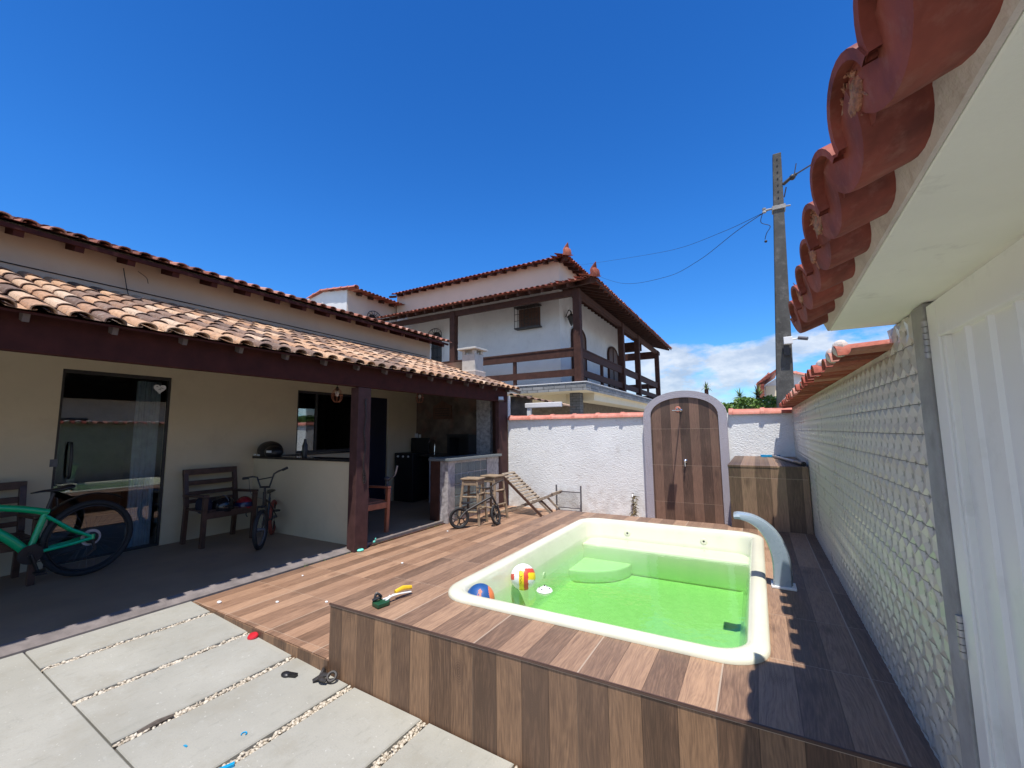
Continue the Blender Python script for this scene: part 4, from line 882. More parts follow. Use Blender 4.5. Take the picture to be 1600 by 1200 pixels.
# roofs
def nroof(zf, ex, ey, x1, y1, up_z, nrow, pitch, expo, nx, ny, name, depth):
    sl = up_z; ct = 1/math.hypot(1, sl)
    b = MB(); roof_tiles(b, (ex, ey, zf), (-1, 0, 0), (0, 1, sl), nx, nrow, pitch, expo, 6, skip=lambda r, c: (c+.2)*pitch < r*expo*ct)
    roof_tiles(b, (ex, ey, zf), (0, 1, 0), (-1, 0, sl), ny, nrow, pitch, expo, 6, skip=lambda r, c: (c+.2)*pitch < r*expo*ct)
    o = b.build(name, M['roof_red'], nh, smooth=True)
    b = MB(); D = nrow*expo*ct; ridge(b, (ex-.05, ey+.05, zf+.07), (ex-D, ey+D, zf+D*sl+.08), .10, .4); b.build('hip_ridge', M['roof_red'], o, smooth=True)
    # finial
    b = MB(); f = [Vector((ex+.02, ey-.02, zf+.04)), Vector((ex+.04, ey-.04, zf+.13)), Vector((ex-.02, ey+.02, zf+.25)), Vector((ex+.03, ey-.03, zf+.36)), Vector((ex+.09, ey-.09, zf+.45))]; b.tube(spline(f, 3), [.20, .19, .18, .17, .16, .145, .13, .11, .09, .07, .05, .03, .012][:len(spline(f, 3))], 8, flat=.85); b.build('finial', M['roof_red'], o, smooth=True)
    return o
lr = nroof(6.00, -3.98, 12.12, 0, 0, .34, 6, .20, .38, 46, 68, 'veranda_roof', 2)
mr = nroof(7.50, -5.42, 13.55, 0, 0, .36, 8, .20, .38, 42, 40, 'main_roof', 2)
for i in range(20):
    x = -4.9-i*.45
    ye = min(14.0, 12.12+(-3.98-x)); b = MB(); b.beam((x, 12.25, 5.97), (x, ye, 5.97+(ye-12.25)*.343), .07, .11); b.build('rafter', M['brown2'], lr)
for i in range(29):
    y = 13.0+i*.45
    xe = max(-5.93, -3.98-(y-12.12)); b = MB(); b.beam((-4.10, y, 5.975), (xe, y, 5.975+(-4.10-xe)*.3415), .07, .11); b.build('rafter', M['brown2'], lr)
b = MB(); b.beam((-4.02, 12.16, 5.96), (-5.93, 14.07, 6.61), .13, .17); b.build('hip_rafter', M['brown2'], lr)
b = MB(); b.box(-4.02, -3.99, 12.3, 25.7, 5.955, 6.0); b.build('fascia', M['brown2'], lr)
for i in range(19):
    x = -5.9-i*.45
    b = MB(); b.beam((x, 13.62, 7.48), (x, 14.0, 7.60), .08, .10); b.build('rafter', M['brown2'], mr)
for i in range(12):
    y = 14.0+i*.45
    b = MB(); b.beam((-5.50, y, 7.48), (-5.93, y, 7.62), .08, .10); b.build('rafter', M['brown2'], mr)
b = MB(); b.beam((-5.46, 13.6, 7.46), (-5.95, 14.1, 7.62), .12, .15); b.build('hip_rafter', M['brown2'], mr)
# the wing on the left
b = MB(); b.box(-17, -14.0, 11.35, 18, 0, 7.20); b.build('wing_wall', M['peach'], nh)
b = MB(); b.box(-16.3, -14.02, 11.32, 11.349, 5, 7.10); b.prism([(-16.3, 7.10), (-14.02, 7.10), (-14.02, 7.18), (-15.4, 7.32), (-16.2, 7.18)], 1, 11.32, 11.6); b.build('gable_wall', M['white_wall'], nh)
b = MB(); roof_tiles(b, (-13.42, 11.25, 7.06), (0, 1, 0), (-1, 0, .11), 24, 5, .20, .38, 6); wr = b.build('wing_roof', M['roof_red'], nh, smooth=True)
b = MB(); ridge(b, (-13.4, 11.28, 7.16), (-15.5, 11.28, 7.36), .11, .42); ridge(b, (-15.5, 11.28, 7.36), (-16.4, 11.28, 7.16), .11, .42); b.build('verge_ridge', M['red_cap'], wr, smooth=True)
for i in range(9):
    y = 11.8+i*.6
    b = MB(); b.beam((-13.72, y, 7.02), (-14.02, y, 7.12), .09, .12); b.build('rafter', M['brown2'], wr)
arch_win((12.65, 5.85), -14.0, 'x')
# lean-to with pale gutter behind the back wall
lt = thing('lean_to', 'small lean-to with pale gutter and old tile edge behind the white wall', 'shed', (-4.2, 8, 0))
b = MB(); b.box(-4.22, -3.40, 7.98, 8.06, 1.90, 2.0); b.build('gutter', M['white_wall'], lt, bevel=.01)
b = MB(); b.box(-4.18, -4.10, 8.0, 8.06, .2, 1.899); b.build('post', M['white_wall'], lt)
b = MB(); b.box(-4.52, -4.42, 7.62, 7.72, 1.6, 2.15); b.build('post', M['white_wall'], lt)
b = MB(); roof_tiles(b, (-4.75, 8.2, 2.20), (1, 0, -.22), (0, 1, .02), 8, 1, .17, .34, 6, amp=.6); b.build('roof', M['roof_old'], lt, smooth=True)
b = MB(); b.box(-6.4, -4.3, 8.4, 8.5, 0, 2.2); b.build('wall', M['groundwall'], lt)

# ================================================================ HOUSE BEYOND, plants, pole, wires
h2 = thing('distant_house', 'small rough white house with terracotta verge tiles behind the concrete pole', 'house', (.9, 18, 0))
b = MB(); b.prism([(.30, 0), (2.6, 0), (2.6, 2.85), (1.25, 3.40), (.70, 3.20), (.30, 2.95)], 1, 18, 20); b.build('wall', M['stucco'], h2)
b = MB(); ridge(b, (.55, 17.9, 3.36), (.12, 17.9, 2.98), .13, .4); ridge(b, (.75, 17.9, 3.50), (2.3, 17.9, 3.02), .12, .5); b.build('verge_tiles', M['red_cap'], h2, smooth=True)
b = MB(); b.prism([(.08, 2.35), (.30, 2.45), (.32, 2.98), (.08, 2.95)], 1, 17.4, 18.02); b.prism([(.1, 2.95), (.75, 3.42), (.75, 3.50), (.1, 3.04)], 1, 17.4, 20); b.build('eave', M['red_paint'], h2)
b = MB(); b.box(.36, .72, 17.97, 17.999, 2.5, 2.95); b.build('window', M['creamsoffit'], h2)
lw = thing('low_wall', 'terracotta capped low wall end in front of the distant house', 'wall', (.2, 10, 0))
b = MB(); ridge(b, (.02, 9.2, 1.80), (.55, 10.6, 1.95), .09, .4); b.build('coping', M['red_cap'], lw, smooth=True); b = MB(); b.beam((.02, 9.2, .85), (.55, 10.6, .9), .12, 1.8); b.build('wall', M['stucco'], lw)
pl_ = thing('utility_pole', 'tall grey concrete utility pole with bolt holes near its top', 'pole', (.44, 8.5, 0))
b = MB(); P0, P1 = Vector((.375, 8.5, 0)), Vector((.606, 8.5, 6.22)); lv = []
for i in range(9):
    f = i/8; c = P0.lerp(P1, f); hw = .155*(1-f)+.064*f; hd = .12*(1-f)+.07*f; lv.append([(c.x-hw, c.y-hd, c.z), (c.x+hw, c.y-hd, c.z), (c.x+hw, c.y+hd, c.z), (c.x-hw, c.y+hd, c.z)])
vs = [p for l in lv for p in l]; b.add(vs, [(i*4+k, i*4+(k+1) % 4, (i+1)*4+(k+1) % 4, (i+1)*4+k) for i in range(8) for k in range(4)]+[(0, 1, 2, 3), (32, 33, 34, 35)]); b.build('shaft', M['pole'], pl_, bevel=.012)
b = MB()
for i in range(8): z = 6.10-i*.118; x = .375+.231*z/6.22; b.lathe([(.013, 0), (.013, .004)], (x, 8.5-.0735-(6.22-z)*.009, z), (0, -1, 0), 8)
b.build('bolt_hole', M['black'], pl_)
b = MB()
b.box(.47, .67, 8.40, 8.60, 5.19, 5.26); b.build('clamp_band', M['concrete'], pl_, bevel=.004)
b = MB(); b.tube([(.49, 8.42, 5.22), (.36, 8.42, 5.22)], .018, 6); b.lathe([(.03, -.04), (.03, -.015), (.018, 0), (.03, .015), (.03, .04)], (.35, 8.42, 5.22), (0, 0, 1), 10); b.tube([(.66, 8.42, 5.22), (.74, 8.42, 5.21)], .014, 6); b.build('insulator', M['concrete'], pl_, smooth=True)
b = MB(); b.tube([(.66, 8.44, 5.62), (.78, 8.42, 5.70), (.86, 8.44, 5.75)], .028, 6); b.ball((.80, 8.42, 5.70), .05, .05, .05, 8, 6); b.tube([(.83, 8.42, 5.74), (.87, 8.42, 5.93)], .008, 5); b.tube([(.70, 8.42, 5.55), (.66, 8.42, 5.38)], .010, 5); b.build('cable_anchor', M['iron'], pl_, smooth=True)
cm = thing('security_camera', 'small white security camera with dark lens bracketed to the pole', 'camera', (.52, 8.35, 2.87))
b = MB(); b.box(.475, .60, 8.27, 8.355, 2.80, 2.92); b.build('junction_box', M['white'], cm, bevel=.006); b = MB(); b.tube([(.59, 8.31, 2.87), (.69, 8.28, 2.875)], .014, 6); b.build('arm', M['white'], cm)
b = MB(); b.tube([(.68, 8.29, 2.885), (.80, 8.24, 2.85)], .030, 10); b.build('body', M['greymetal'], cm, smooth=True)
b = MB(); b.box(.468, .55, 8.33, 8.36, 2.62, 2.79); b.build('cable_cover', M['iron'], cm)
def wire(pts, rad, label): return tag(MB().tube(spline(pts, 8), rad, 5).build('overhead_wire', M['wire'], smooth='all'), label, 'wire', 'overhead wires at the pole')
wire([(.41, 8.5, 5.25), (-.13, 10.5, 5.82), (-1.18, 13, 6.23), (-2.56, 16, 6.97), (-5.1, 20, 8.4), (-8.5, 26, 11.4)], .007, 'thin wire sagging low from the pole towards the veranda roof')
wire([(.41, 8.5, 5.24), (-.44, 12, 6.52), (-2.07, 16, 7.95), (-4.3, 20, 9.6), (-7.91, 25, 11.78), (-12, 32, 14.8)], .006, 'thin wire running higher from the pole above the veranda roof')
wire([(.80, 8.42, 5.72), (.94, 9.0, 6.05), (2.18, 12, 8.0), (4.2, 17, 11.2)], .017, 'thick cable rising right from the pole behind the canopy tiles')
wire([(.33, 8.42, 5.20), (.29, 8.42, 5.02), (.42, 8.42, 4.92), (.36, 8.42, 4.80), (.33, 8.42, 4.70)], .006, 'loose curled wire end dangling beside the pole clamp')
b = MB(); b.ball((.34, 8.42, 4.66), .024, .024, .024, 8, 6); tag(b.build('wire_connector', M['iron'], smooth='all'), 'small dark connector hanging from the loose wire end', 'connector')
bush = MB()
for i in range(2600):
    while True:
        p = Vector((rnd.uniform(-1, 1), rnd.uniform(-1, 1), rnd.uniform(-.6, 1)))
        if .45 < p.length < 1+.15*math.sin(p.x*7+p.z*5): break
    p = Vector((.02+p.x*.62, 9.3+p.y*.4, 1.80+p.z*.22)); a = Vector((rnd.gauss(0, 1), rnd.gauss(0, 1), rnd.gauss(0, .6))).normalized(); c = a.cross(Vector((rnd.gauss(0, 1), rnd.gauss(0, 1), rnd.gauss(0, 1)))).normalized(); l_ = rnd.uniform(.025, .05)
    bush.add([p-a*l_, p-c*l_*.45, p+a*l_, p+c*l_*.45], [(0, 1, 2, 3)])
bt = thing('bush', 'leafy green bush showing above the white wall beside the pole', 'bush', (.02, 9.3, 0)); bush.build('foliage', M['leaf'], bt)
b = MB(); [b.tube([(.02+.05*i, 9.3, 0), (.02+.2*i, 9.3, 1.75)], [.03, .012], 6) for i in (-1, 0, 1)]; b.build('trunk', M['brown2'], bt)
def rosette(mb, c, L, n, wd, droop=.4):
    for i in range(n):
        az = rnd.uniform(0, 6.28); elv = rnd.uniform(-.1, 1.35); d = Vector((math.cos(az)*math.cos(elv), math.sin(az)*math.cos(elv), math.sin(elv))); sd = d.cross(Vector((0, 0, 1))).normalized(); l_ = L*rnd.uniform(.7, 1.1); pts = []
        for k in range(5): f = k/4; q = Vector(c)+d*l_*f-Vector((0, 0, droop*l_*f*f*math.cos(elv))); wq = wd*(1-f)**.7*(.6 if k == 0 else 1); pts += [q-sd*wq, q+sd*wq]
        mb.add(pts, [(2*k, 2*k+1, 2*k+3, 2*k+2) for k in range(4)])
yu = thing('yucca', 'spiky yucca with two green rosettes above the white wall', 'plant', (.05, 9.8, 0))
b = MB(); rosette(b, (.06, 9.8, 2.06), .30, 60, .013); rosette(b, (-.26, 9.8, 2.06), .25, 45, .011); b.build('leaves', M['palm'], yu)
b = MB(); b.tube([(.0, 9.8, 0), (.06, 9.8, 2.15)], [.05, .03], 8); b.tube([(-.02, 9.8, 1.5), (-.26, 9.8, 2.05)], .025, 8); b.build('trunk', M['brown2'], yu)
pt = thing('palm_tree', 'tip of a distant palm just showing over the shower arch', 'palm', (-1.62, 18, 0))
b = MB(); rosette(b, (-1.60, 18, 3.00), .30, 30, .03, .5); b.build('crown', M['palm'], pt); b = MB(); b.tube([(-1.62, 18, 0), (-1.60, 18, 2.95)], [.10, .07], 8); b.build('trunk', M['brown2'], pt)

sh_ = thing('street_house', 'pale house with tan roof across the street, mirrored in the glass door', 'house', (9, 2, 0))
b = MB(); b.box(6.5, 11, -5, 9, -.5, 2.7); b.build('wall', M['peach'], sh_)
b = MB(); b.prism([(6.1, 2.702), (11.4, 2.702), (8.75, 4.0)], 1, -5.4, 9.4); b.build('roof', M['roof_old'], sh_)
b = MB(); b.box(6.47, 6.499, 1.0, 2.2, .9, 2.0); b.box(6.47, 6.499, 4.0, 5.6, .9, 2.0); b.build('window', M['iron'], sh_)
# ================================================================ OBJECTS
def wood_armchair(loc, rz, label, mat, grp=None, wmat2=None):
    """slatted wooden armchair, local frame: x = front, y = width"""
    t = thing('armchair', label, 'chair', loc, rz, grp); w2 = wmat2 or mat
    def P(mb, name, m_=mat, par=t, bev=.004): return mb.build(name, m_, par, local=True, bevel=bev)
    for sy_ in (-1, 1):
        b = MB(); b.beam((.22, sy_*.30, 0), (.24, sy_*.30, .60), .05, .05, (0, 1, 0)); P(b, 'leg', w2)
        b = MB(); b.beam((-.25, sy_*.30, 0), (-.22, sy_*.30, .45), .05, .05, (0, 1, 0)); P(b, 'leg')
        b = MB(); b.beam((-.27, sy_*.30, .60), (.27, sy_*.30, .62), .06, .03); P(b, 'armrest')
        b = MB(); b.beam((-.22, sy_*.30, .45), (-.30, sy_*.30, .88), .05, .05, (0, 1, 0)); P(b, 'back_post')
    b = MB(); b.box(.20, .25, -.275, .275, .34, .42); P(b, 'seat_rail', w2)
    b = MB(); [b.box(-.22+.085*i, -.145+.085*i, -.30, .30, .42, .44) for i in range(5)]; P(b, 'seat')
    b = MB(); b.beam((-.302, -.325, .89), (-.302, .325, .89), .05, .075, (0, 0, 1))
    b.beam((-.275, -.275, .75), (-.275, .275, .75), .025, .06); b.beam((-.25, -.275, .62), (-.25, .275, .62), .025, .05); b.beam((-.235, -.275, .52), (-.235, .275, .52), .025, .05); P(b, 'backrest')
    return t
arm1 = wood_armchair((-6.18, 3.12, .04), 0, 'dark wooden armchair against the porch wall holding two helmets', M['chairwood'], 'wooden armchairs on the porch', M['orangewood2'] if 'orangewood2' in M else M['chairwood'])
arm2 = dup(arm1); arm2.location = (-6.20, 1.10, .04); arm2['label'] = 'dark wooden armchair half hidden behind the green bicycle'
kch = wood_armchair((-4.86, 4.24, .03), R(-4), 'reddish wooden armchair just inside the outdoor kitchen behind the post', M['orangewood'])
# helmets, bag
hb = thing('helmet', 'black glossy bicycle helmet on the porch armchair seat', 'helmet', (-6.05, 3.08, .48))
b = MB(); b.ball((-6.05, 3.08, .50), .14, .13, .135, 22, 12, zmin=-.45); b.build('shell', basic('black_gloss', (.012, .012, .014), .12), hb, smooth='all')
b = MB(); b.tube([(-6.05+.13*math.cos(a), 3.08+.005, .50+.13*math.sin(a)) for a in [math.pi*k/12 for k in range(2, 11)]], .012, 5); b.build('vent_strip', M['greymetal'], hb, smooth=True)
hr = thing('helmet', 'dark red and navy child helmet on the porch armchair seat', 'helmet', (-6.05, 3.33, .46))
b = MB(); b.ball((-6.04, 3.34, .47), .115, .11, .12, 22, 12, zmin=-.35); b.build('shell', M['darkred'], hr, smooth='all')
b = MB(); b.ball((-6.04, 3.34, .47), .118, .113, .121, 22, 4, zmin=-.05, zmax=.42); b.build('band', basic('navy_gloss', (.01, .015, .06), .25), hr, smooth='all')
b = MB(); b.tube([(-5.94, 3.32, .44), (-5.93, 3.31, .36), (-5.93, 3.33, .33)], .006, 5); b.build('strap', M['black'], hr)
bg_ = thing('bag', 'dark cloth bag slumped at the left side of the porch armchair', 'bag', (-6.12, 2.90, .44))
b = MB(); b.ball((-6.14, 2.90, .53), .14, .075, .12, 16, 10, zmin=-.8); b.box(-5.99, -5.985, 2.875, 2.915, .50, .56); b.build('body', M['bluecloth'], bg_, smooth=True)
bp = thing('backpack', 'black backpack lying on the left end of the granite shelf', 'bag', (-6.35, 3.90, 1.09))
b = MB(); b.ball((-6.34, 3.84, 1.17), .24, .14, .14, 20, 10, zmin=-.55); b.ball((-6.18, 3.80, 1.15), .14, .12, .10, 16, 8, zmin=-.55); b.build('body', M['black'], bp, smooth='all')
b = MB(); b.box(-6.16, -6.05, 3.675, 3.685, 1.15, 1.18); b.box(-6.52, -6.47, 3.70, 3.71, 1.10, 1.125); b.box(-6.42, -6.36, 3.69, 3.70, 1.10, 1.12); b.build('reflector', M['white'], bp)
bo = thing('window_reflection', 'dark solid on the granite shelf standing in for a window reflection', 'reflection', (-6.3, 4.5, 1.09))
b = MB(); b.lathe([(.035, 0), (.037, .01), (.037, .16), (.02, .20), (.018, .25)], (-5.55, 3.86, 1.09), (0, 0, 1), 14); b.build('body', M['black'], bo, smooth=True)  # bottle-shaped solid added for a dark reflection in the window pane

def wheel(mb_t, mb_r, mb_s, c, axis, R_, tw, spokes=24, n=40):
    ax = Vector(axis).normalized(); mb_t.ring(c, ax, R_-tw, tw, n, 8); mb_r.ring(c, ax, R_-2*tw-.006, .010, n, 6)
    a = ax.cross(Vector((0, 0, 1))).normalized(); b_ = ax.cross(a); c = Vector(c)
    for i in range(spokes):
        t = 2*math.pi*i/spokes; d = a*math.cos(t)+b_*math.sin(t); t2 = t+.35*(-1)**i; d2 = a*math.cos(t2)+b_*math.sin(t2); mb_s.tube([c+d2*.02+ax*.02*(-1)**i, c+d*(R_-2*tw-.008)], .0012, 3, cap=False)
    mb_s.tube([c-ax*.05, c+ax*.05], .016, 10)
# green mountain bike, plane along Y
bk = thing('bicycle', 'green mountain bike with black rear mudguard parked at the left edge', 'bicycle', (-5.87, 1.2, .04))
bx = -5.87; rot = Vector((-.10, 1, 0)).normalized()
def B(u, z, off=0): return Vector((bx, 1.34, .04))+rot*u+Vector((0, 0, z))+Vector((1, .10, 0)).normalized()*off
AX = Vector((1, .10, 0)).normalized()
for nm_, u in (('rear_wheel', .43), ('front_wheel', -.66)):
    tmb, rmb, smb = MB(), MB(), MB(); wheel(tmb, rmb, smb, B(u, .365), AX, .365, .026, 28)
    o = tmb.build(nm_, M['rubber'], bk, smooth='all'); rmb.build('rim', M['black'], o, smooth='all'); smb.build('spokes', M['greymetal'], o)
    b = MB(); b.lathe([(.022, 0), (.08, 0), (.08, .002), (.022, .002)], B(u, .365, .03), AX, 28, cap=False); b.build('brake_disc', M['steel'], o)
b = MB()
def tb(p, q, r1, r2=None, fl=None): b.tube([p, q], [r1, r2 or r1], 12, flat=fl)
tb(B(0, .31), B(.10, .69), .026); b.tube(spline([B(.11, .665), B(-.12, .735), B(-.45, .80), B(-.53, .815)]), .030, 12); b.tube(spline([B(0, .32), B(-.16, .50), B(-.40, .70), B(-.53, .745)]), .038, 12); tb(B(-.50, .86), B(-.565, .70), .028)
for s_ in (-1, 1):
    b.tube([B(0, .31, s_*.03), B(.28, .34, s_*.055), B(.43, .365, s_*.065)], .016, 8); b.tube([B(.085, .64, s_*.015), B(.28, .47, s_*.05), B(.43, .375, s_*.065)], .015, 8); b.tube([B(.43, .355, s_*.065), B(.43, .40, s_*.065)], .018, 8)
b.build('frame', M['green'], bk, smooth=True)
b = MB(); b.tube([B(.10, .69), B(.135, .84)], .014, 8); b.build('seat_post', M['iron'], bk, smooth=True)
b = MB(); sp_ = spline([B(-.02, .855), B(.06, .865), B(.15, .865), B(.22, .88), B(.27, .89)], 4); b.tube(sp_, [.018, .022, .026, .03, .034, .038, .042, .048, .055, .062, .068, .072, .074, .074, .072, .066, .05][:len(sp_)], 12, flat=.32); b.build('saddle', M['black'], bk, smooth='all')
b = MB(); pts = [B(.43, .365)+rot*(.43*math.cos(a))+Vector((0, 0, .43*math.sin(a))) for a in [R(x) for x in range(55, 150, 8)]]; 
b.tube(pts, .032, 8, flat=.25); b.tube([B(.17, .70), B(.16, .79)], .010, 6); b.build('mudguard', M['black'], bk, smooth=True)
b = MB(); b.tube([B(0, .31, -.07), B(0, .31, .07)], .022, 10); b.lathe([(.02, 0), (.085, .002), (.085, .005), (.02, .006)], B(0, .31, .055), AX, 24); b.tube([B(0, .31, .075), B(.05, .15, .085)], .012, 6); b.tube([B(0, .31, -.075), B(-.05, .47, -.085)], .012, 6); b.box(-.05, .05, -.035, .035, -.012, .012, X=Matrix.Translation(B(.05, .145, .13))); b.build('crankset', M['black'], bk, smooth=True)
b = MB(); b.tube([B(.0, .395, .06), B(.43, .41, .055)], .004, 4); b.tube([B(.0, .225, .06), B(.43, .29, .055)], .004, 4); b.lathe([(.02, 0), (.055, .004), (.03, .02)], B(.43, .365, .045), AX, 18); b.tube([B(.43, .34, .06), B(.46, .26, .06), B(.40, .20, .06)], .014, 6); b.build('chain_drive', M['iron'], bk, smooth=True)
b = MB()
for s_ in (-1, 1): b.tube([B(-.565, .70, s_*.05), B(-.62, .50, s_*.055), B(-.66, .365, s_*.055)], .016, 8)
b.build('fork', M['black'], bk, smooth=True)
b = MB(); b.tube([B(-.50, .86), B(-.545, .93)], .018, 8); b.tube(spline([B(-.52, .95, -.33), B(-.55, .94, 0), B(-.52, .95, .33)]), .013, 8); b.build('handlebar', M['black'], bk, smooth=True)

# child's BMX, leaning near the half wall
bm_ = thing('childs_bicycle', 'small black BMX bicycle with red rear tyre beside the half wall', 'bicycle', (-5.6, 3.4, .04))
F0 = Vector((-5.28, 3.13, .04)); R0 = Vector((-5.90, 3.66, .04)); rv = (F0-R0); rv.normalize(); sdv = Vector((rv.y, -rv.x, 0)); fd = Vector((.68, -.73, 0)).normalized(); fax = fd.cross(Vector((0, 0, 1)))
rad = .235
tmb, rmb, smb = MB(), MB(), MB(); wheel(tmb, rmb, smb, F0+Vector((0, 0, rad)), fax, rad, .024, 18, 32); o = tmb.build('front_wheel', M['rubber'], bm_, smooth='all'); rmb.build('rim', M['greymetal'], o, smooth='all'); smb.build('spokes', M['greymetal'], o)
tmb, rmb, smb = MB(), MB(), MB(); wheel(tmb, rmb, smb, R0+Vector((0, 0, rad)), sdv, rad, .024, 18, 32); o = tmb.build('rear_wheel', M['rubber_red'], bm_, smooth='all'); rmb.build('rim', M['black'], o, smooth='all'); smb.build('spokes', M['greymetal'], o)
hd = F0-rv*.14+Vector((0, 0, .60)); cr = F0-rv*.42+Vector((0, 0, .26)); st = cr-rv*.08+Vector((0, 0, .22)); rw_ = R0+Vector((0, 0, rad))
b = MB(); b.tube([hd, cr], .017, 8); b.tube([hd+Vector((0, 0, -.03)), st], .015, 8); b.tube([cr, st+Vector((0, 0, .06))], .014, 8); b.tube([hd+Vector((0, 0, -.09)), hd+Vector((0, 0, .06))], .020, 8)
for s_ in (-1, 1): b.tube([cr, rw_+sdv*s_*.05], .009, 6); b.tube([st, rw_+sdv*s_*.05], .008, 6)
b.build('frame', M['black'], bm_, smooth=True)
b = MB(); b.tube([hd+Vector((0, 0, -.09)), F0+Vector((0, 0, .50))], .015, 6)
for s_ in (-1, 1): b.tube([F0+Vector((0, 0, .50))+fax*s_*.045, F0+Vector((0, 0, rad))+fax*s_*.05], .012, 6)
b.tube([F0+Vector((0, 0, .50))-fax*.05, F0+Vector((0, 0, .50))+fax*.05], .013, 6); b.build('fork', M['black'], bm_, smooth=True)
b = MB(); hh = hd+Vector((0, 0, .06)); b.tube([hh, hh+Vector((0, 0, .06))], .014, 6)
hx = Vector((.80, .55, 0)).normalized(); up_ = Vector((0, 0, 1)); tl = Vector((0, 0, .10))
b.tube([hh+up_*.06-hx*.06, hh+up_*.06+hx*.06], .012, 6); b.tube([hh+up_*.05-hx*.05, hh+up_*.18-hx*.10-up_*0, hh+up_*.19-hx*.15, hh+up_*.17-hx*.26], .011, 6); b.tube([hh+up_*.05+hx*.05, hh+up_*.22+hx*.10, hh+up_*.25+hx*.15, hh+up_*.29+hx*.25], .011, 6); b.tube([hh+up_*.15-hx*.085, hh+up_*.18+hx*.085], .008, 6); b.build('handlebar', M['black'], bm_, smooth=True)
b = MB(); b.tube([hh+up_*.175-hx*.20, hh+up_*.168-hx*.27], .016, 8); b.tube([hh+up_*.265+hx*.20, hh+up_*.292+hx*.26], .016, 8); b.build('grips', M['rubber'], bm_, smooth=True)
b = MB(); b.tube([st+up_*.05, st+up_*.12], .010, 6); sp_ = [st+up_*.13+rv*.10, st+up_*.135, st+up_*.14-rv*.10]; b.tube(sp_, [.018, .035, .055], 8, flat=.35); b.build('saddle', M['black'], bm_, smooth=True)
b = MB(); b.lathe([(.01, 0), (.065, .002), (.065, .005), (.01, .006)], cr+sdv*.04, sdv, 20); b.tube([cr+sdv*.05, cr+sdv*.06-up_*.12], .009, 6); b.tube([cr-sdv*.05, cr-sdv*.06+up_*.12], .009, 6); b.box(-.035, .035, -.03, .03, -.01, .01, X=Matrix.Translation(cr+sdv*.10-up_*.12)); b.box(-.035, .035, -.03, .03, -.01, .01, X=Matrix.Translation(cr-sdv*.10+up_*.12)); b.build('crankset', M['black'], bm_, smooth=True)
b = MB(); b.tube(spline([hh+up_*.18-hx*.2, hh-up_*.02-hx*.14+fd*.05, hh-up_*.10, F0+Vector((0, 0, .48))]), .003, 4); b.build('brake_cable', M['black'], bm_)

# bar stools
def stool(loc, rz, label, g='rustic wooden bar stools by the glass blocks'):
    t = thing('bar_stool', label, 'stool', loc, rz, g)
    b = MB(); b.box(-.155, .155, -.145, .145, .675, .70); b.build('seat', M['rawood'], t, local=True, bevel=.006)
    for sx2 in (-1, 1):
        for sy2 in (-1, 1):
            b = MB(); b.tube([(sx2*.17, sy2*.17, 0), (sx2*.14, sy2*.14, .35), (sx2*.115, sy2*.115, .675)], [.021, .023, .020], 8); b.build('leg', M['rawood'], t, local=True, smooth=True)
    for i, (z, q) in enumerate(((.20, .155), (.42, .136))):
        for (a, c_) in (((-q, -q), (q, -q)), ((-q, q), (q, q)), ((-q, -q), (-q, q)), ((q, -q), (q, q))):
            dz = .04 if a[0] == c_[0] else 0
            b = MB(); b.tube([(a[0], a[1], z+dz), (c_[0], c_[1], z+dz)], .015, 7); b.build('rung', M['rawood'], t, local=True, smooth=True)
    for (a, c_) in (((-.12, -.12), (.12, -.12)), ((-.12, .12), (.12, .12)), ((-.12, -.12), (-.12, .12)), ((.12, -.12), (.12, .12))):
        b = MB(); b.beam((a[0], a[1], .63), (c_[0], c_[1], .63), .016, .07); b.build('apron', M['rawood'], t, local=True)
    return t
s1 = stool((-3.93, 5.66, 0), R(12), 'rough wooden bar stool in front with the balance bike against it')
s2 = dup(s1); s2.location = (-3.86, 6.13, 0); s2.rotation_euler = (0, 0, R(-4)); s2['label'] = 'rough wooden bar stool behind, next to the deck chair'
# balance bike
bb = thing('balance_bike', 'small black balance bike with moulded star wheels in front of the stools', 'bicycle', (-3.75, 5.5, 0))
def star_wheel(c, ax, R_, par, nm_):
    c = Vector(c); ax = Vector(ax).normalized(); a = ax.cross(Vector((0, 0, 1))).normalized(); b_ = ax.cross(a)
    m_ = MB(); m_.ring(c, ax, R_-.018, .018, 32, 8); o = m_.build(nm_, M['rubber'], par, smooth='all')
    m_ = MB(); m_.ring(c, ax, R_-.040, .009, 28, 6)
    for i in range(5):
        t = 2*math.pi*i/5+.3; d = a*math.cos(t)+b_*math.sin(t)
        m_.tube([c+d*.02, c+d*.065], .009, 6)
        for s_ in (-.32, .32): e = a*math.cos(t+s_)+b_*math.sin(t+s_); m_.tube([c+d*.06, c+e*(R_-.042)], .008, 6)
    m_.tube([c-ax*.03, c+ax*.03], .022, 10); m_.build('spoked_rim', M['iron'], o, smooth=True)
bR = Vector((-3.90, 5.26, .155)); bF = Vector((-3.55, 5.72, .150)); bv = (bF-bR); bv.z = 0; bv.normalize(); bs = Vector((bv.y, -bv.x, 0)); ffd = Vector((.78, .05, 0)).normalized(); ffx = Vector((.98, .10, .20)).normalized()
star_wheel(bR, bs, .155, bb, 'rear_wheel'); star_wheel(bF, ffx, .150, bb, 'front_wheel')
hd2 = bF-bv*.07+Vector((0, 0, .30))
b = MB(); b.tube([bR+bs*.03, bR+bv*.10+Vector((0, 0, .09)), hd2+Vector((0, 0, -.02))], [.012, .019, .018], 10); b.tube([hd2-Vector((0, 0, .05)), hd2+Vector((0, 0, .05))], .02, 10); b.build('frame', M['iron'], bb, smooth=True)
